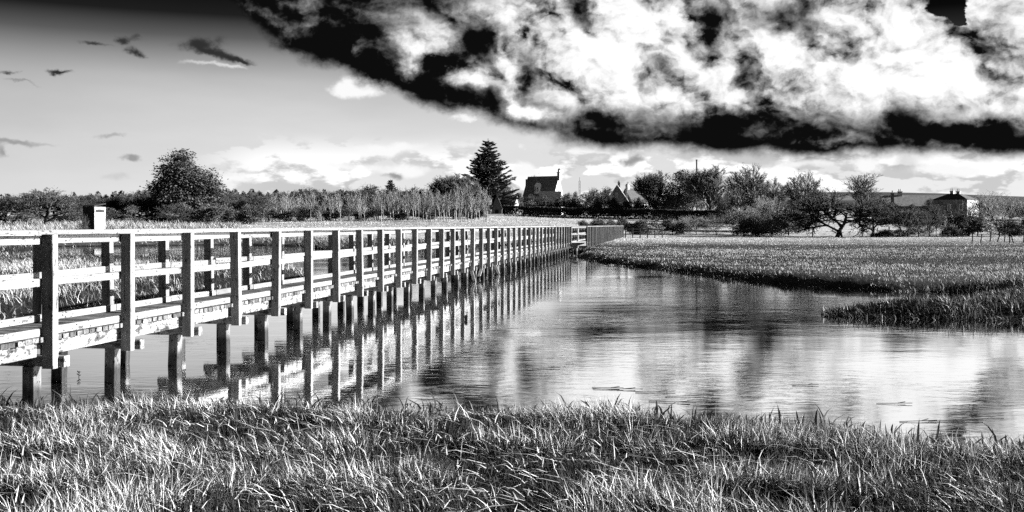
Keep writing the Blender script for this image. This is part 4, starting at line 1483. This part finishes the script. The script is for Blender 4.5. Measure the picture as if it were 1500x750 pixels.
# low farm roofs on the right
Z = 245
r, x = house_root('farm_cottage', 1307, Z, 'low farm cottage with a pale roof slope and tall end chimney', rz=-.35)
hf = top_h(297, Z, x) + .2
wo, ro = gable_house(r, 6.5, 5.0, hf * .55, hf, M_STONE, M_SLATE, axis='y', over=.25)
chimney(ro, 0, -2.0, hf - .4, top_h(283, Z, x), .75, .6, M_STONE, 1)
window(r, -.6, -2.5, hf * .25, .8, 1.0)
r, x = house_root('long_barn', 1338, Z + 14, 'long low barn roof behind the farm cottage', 'barn', rz=-.08)
hf = top_h(287, Z + 14, x) + .2
wo, ro = gable_house(r, 16, 6.0, hf * .6, hf, M_STONE, M_STONE, axis='x', over=.25)
chimney(ro, -3.4, 0, hf - .3, hf + 1.0, 1.0, .6, M_RENDER, 2)
MB().box(-1, 1, -3.06, -3.0, 0, 2.0).build('door', M_TAR_AND_SHADE, r)

# square hipped-roof house
Z = 242
r, x = house_root('hipped_house', 1399, Z, 'square ivy-grey house with a hipped slate roof and twin chimneys', rz=-.80)
he = top_h(293, Z, x) + .2
ht = top_h(284, Z, x) + .2
MB().box(-4.2, 4.2, -3.4, 3.4, 0, he).build('wall', M_STAIN, r)
ro = hip_roof(r, 4.2, 3.4, he, ht, M_SLATE, over=.2)
chimney(ro, -.7, 0, ht - .2, ht + .55, .8, .5, M_RENDER, 2)
chimney(ro, .8, 0, ht - .2, ht + .45, .8, .5, M_RENDER, 2)
for wz in (he * .18, he * .58):
    for wx in (-2.8, 0, 2.8):
        window(r, wx, -3.4, wz, .85, 1.35)
    for wy in (-1.6, 1.6):
        window(r, 4.2, wy, wz, .85, 1.35, 'x', sgn=1)
MB().box(-.45, .45, -3.47, -3.4, 0, 1.2).build('door', M_TAR_AND_SHADE, r)

# tall pole and thin aerial
Z = 292
x, y = at(1020.5, Z)
z0, z1 = gz(x, y), EYE + (HZ - 235) / F * Z
o = empty('tall_pole', (x, y, z0), 'tall plain pole rising above the trees beside the evergreen', 'pole')
obj('mast', cyl('mast', .22, z1 - z0, M_SLATE, 8), o)
obj('cap', cyl('cap', .30, .25, M_SLATE, 8), o, (0, 0, z1 - z0))
Z = 330
x, y = at(849, Z)
z0, z1 = gz(x, y), EYE + (HZ - 265) / F * Z
o = empty('radio_aerial', (x, y, z0), 'thin lattice aerial on the skyline right of the big house', 'aerial')
mb = MB()
for q in ((-.2, -.2), (.2, -.2), (.2, .2), (-.2, .2)):
    mb.box(q[0] - .045, q[0] + .045, q[1] - .045, q[1] + .045, 0, z1 - z0)
mb.build('mast', M_SLATE, o)
mb = MB()
zz = 1.0
while zz < z1 - z0:
    mb.box(-.24, .24, -.235, -.205, zz, zz + .06).box(-.24, .24, .205, .235, zz, zz + .06)
    zz += 1.0
mb.build('rungs', M_SLATE, o)
obj('tip', cyl('tip', .05, 1.2, M_SLATE, 6), o, (0, 0, z1 - z0))

# garden wall / clipped hedge below the village
def hedge(name, a, b, h, th, label, mat=M_LEAF, n=9000, size=.22):
    rs = np.random.RandomState(len(label))
    (x0, y0), (x1, y1) = a, b
    L = math.hypot(x1 - x0, y1 - y0)
    t = rs.rand(n); s = rs.rand(n) - .5
    X = x0 + (x1 - x0) * t - (y1 - y0) / L * s * th
    Y = y0 + (y1 - y0) * t + (x1 - x0) / L * s * th
    edge = np.maximum(np.abs(s) * 2, rs.rand(n))
    Zz = height(X, Y) + h * (1 - .08 * vnoise(X, Y, .4)) * np.where(edge > .8, rs.rand(n), rs.rand(n) ** .3)
    V, Fq, T = leaf_cards(rs, np.stack([X, Y, Zz], 1), size * (.6 + .8 * rs.rand(n)), rs.rand(n) * .6)
    o = empty(name, (x0, y0, gz(x0, y0)), label, 'hedge')
    V = V - np.array([x0, y0, gz(x0, y0)])
    obj('foliage', mesh_np('foliage', V, Fq, None, mat, T), o)
    return o


hedge('clipped_hedge', at(738, 272), at(1005, 262), 2.9, 1.6, 'long dark clipped hedge below the village houses', n=14000)
hedge('field_hedge', at(955, 258), at(1090, 235), 3.0, 1.4, 'darker hedge along the right end of the pale field', n=9000)
hedge('roadside_hedge', at(1340, 226), at(1440, 222), 2.0, 1.4, 'low hedge in front of the hipped-roof house', n=7000)

# ---------------------------------------------------------------- bird hide on the far pool
Z = 101
x, y = at(138, Z)
g0 = max(gz(x, y), 0)
o = empty('bird_hide', (x, y, 0), 'tall boxy timber bird hide at the pool edge, dark left side', 'bird hide', None, -0.38)
hh = EYE + (HZ - 297) / F * Z
hx, hy, zf = .72, .72, .25
MB().box(-hx, hx, -hy, hy, .5, hh * .50).build('wall', M_PAINT, o)
k = .03
for i in range(7):                       # boarding, each board a piece; shade of the sunless sides painted in as dark boards
    z0 = .5 + (hh - .9) * i / 7
    z1 = .5 + (hh - .9) * (i + 1) / 7 - .02
    MB().box(-hx - k, hx + k, -hy - k, -hy + .02 - k, z0, z1).build('board', M_TAR_AND_SHADE, o)
    MB().box(hx - .02 + k, hx + k, -hy - k - .002, hy + k, z0, z1).build('board', M_PAINT, o)
    MB().box(-hx - k, -hx + .02 - k, -hy - k + .022, hy + k, z0, z1).build('board', M_TAR_AND_SHADE, o)
MB().box(-hx + .03, hx - .03, -hy + .03, hy - .03, hh * .5, hh - .42).build('upper_wall', M_PAINT, o)
MB().poly([(-hx - .05, -hy - .07, hh - .40), (hx + .05, -hy - .07, hh - .40), (hx + .05, hy + .05, hh - .15), (-hx - .05, hy + .05, hh - .15),
           (-hx - .05, -hy - .07, hh - .28), (hx + .05, -hy - .07, hh - .28), (hx + .05, hy + .05, hh - .03), (-hx - .05, hy + .05, hh - .03)],
          [(3, 2, 1, 0), (4, 5, 6, 7), (0, 1, 5, 4), (1, 2, 6, 5), (2, 3, 7, 6), (3, 0, 4, 7)]).build('roof', M_TAR_AND_SHADE, o)
MB().box(hx + k, hx + k + .03, -.55, .55, hh - .95, hh - .72).build('viewing_slot', M_TAR_AND_SHADE, o)
for sx in (-1, 1):
    for sy in (-1, 1):
        MB().box(sx * .6 - .07, sx * .6 + .07, sy * .6 - .07, sy * .6 + .07, -.7, .5).build('leg', M_TAR_AND_SHADE, o)

# ---------------------------------------------------------------- fences
P_END = START2 + D2 * (40 * BAY)
fr = empty('rail_fence', (P_END.x, P_END.y, gz(P_END.x, P_END.y)), 'pale post-and-rail fence at the far end of the footbridge', 'fence')
fx, fy = Vector((1, -.10, 0)).normalized(), None
for i in range(6):
    q = P_END + Vector((.3, 0, 0)) + fx * (i * 1.0) - P_END
    zb = gz(P_END.x + q.x, P_END.y + q.y) - gz(P_END.x, P_END.y)
    beam('post', (q.x, q.y, zb - .2), (q.x, q.y, zb + 1.35), .13, .13, M_RAIL, fr, up=(0, 1, 0))
    if i < 5:
        for hz in (.5, .85, 1.2):
            q2 = q + fx * 1.0
            beam('rail', (q.x, q.y - .09, zb + hz), (q2.x, q2.y - .09, zb + hz), .04, .11, M_RAIL, fr)

wf = None
rs = np.random.RandomState(3)
q0 = at(1424, 104)
wf = empty('stake_fence', (q0[0], q0[1], gz(*q0)), 'tilting stakes and wire of an old fence at the right edge', 'fence')
pos = []
for px, Zs, tx, hgt in ((1424, 100, .05, 1.25), (1436, 101, .16, 1.0), (1450, 103, .12, 1.15), (1460, 104, .35, 1.0), (1471, 104, .1, 1.05), (1479, 100, 0, .8), (1485, 99, -.28, 1.0), (1499, 101, .1, 1.05)):
    x, y = at(px, Zs)
    z = gz(x, y)
    a = Vector((x - q0[0], y - q0[1], z - .15 - gz(*q0)))
    b = a + Vector((tx * hgt, 0, hgt))
    beam('stake', a, b, .09, .09, M_POST, wf, up=(0, 1, 0))
    pos.append(a + (b - a) * .8)
for a, b in zip(pos[:-1], pos[1:]):
    beam('wire', a, b, .02, .02, m_iron, wf)

# wire fence posts under the far oaks
for k, px in enumerate((1190, 1263, 1302, 1318)):
    x, y = at(px, 148)
    o = empty('fence_stake', (x, y, gz(x, y)), 'short dark fence stake in the grass under the oaks', 'stake', 'stakes under the oaks')
    beam('stake', (0, 0, -.2), (.05, 0, 1.5), .12, .12, M_POST, o, up=(0, 1, 0))
    beam('cap', (.05, 0, 1.5), (.055, 0, 1.54), .15, .15, M_POST, o, up=(0, 1, 0))

# ---------------------------------------------------------------- small things in the water
def photo_water(px, py):
    Zw = F * EYE / (py - HZ)
    return (px - 750) / F * Zw, Zw


x, y = photo_water(681.5, 469)
o = empty('mooring_stake', (x, y, 0), 'short dark stake standing in the water beside the bridge reflections', 'stake')
beam('shaft', (0, 0, -.6), (.02, 0, .09), .065, .065, M_PILE, o, up=(0, 1, 0))
beam('top', (.02, 0, .09), (.022, 0, .11), .05, .05, M_PILE, o, up=(0, 1, 0))

G = 'reed stems drifting near the bank'
for px, py, L, a in ((905, 571, .62, -.12), (890, 569, .4, -.25), (960, 575, .5, .1), (1010, 581, .6, .15), (985, 590, .55, -.3), (1030, 586, .4, .2), (1180, 565, .35, .1), (1310, 592, .4, -.1), (1400, 617, .6, .1), (1440, 612, .5, .2), (1345, 618, .4, .05), (800, 540, .4, .1)):
    x, y = photo_water(px, py)
    o = empty('drifting_reed', (x, y, 0.006), 'dead reed stem drifting on the water close to the near bank', 'reed', G, a)
    beam('stem', (-L / 2, 0, 0), (L / 2, 0, .01), .006, .006, M_PILE, o)
    beam('leaf', (L * .1, 0, .006), (L * .35, .07, .012), .008, .003, M_PILE, o)
# sprig of water plant left of the bridge piles
x, y = photo_water(114, 553)
o = empty('water_sprig', (x, y, 0), 'small dark sprig growing in the water by the nearest piles', 'plant')
beam('stem', (0, 0, -.2), (.02, 0, .09), .005, .005, M_PILE, o, up=(0, 1, 0))
for k, (a, h) in enumerate(((.03, .02), (-.025, .035), (.02, .06), (-.03, .07))):
    beam('leaf', (.01, 0, h), (.01 + a, .01 * k, h + .015), .010, .004, M_PILE, o)

rank_labels('reed stems drifting near the bank', '# from the left of the dead reed stems drifting near the bank')
rank_labels('stakes under the oaks', '# from the left of the short stakes under the oaks')
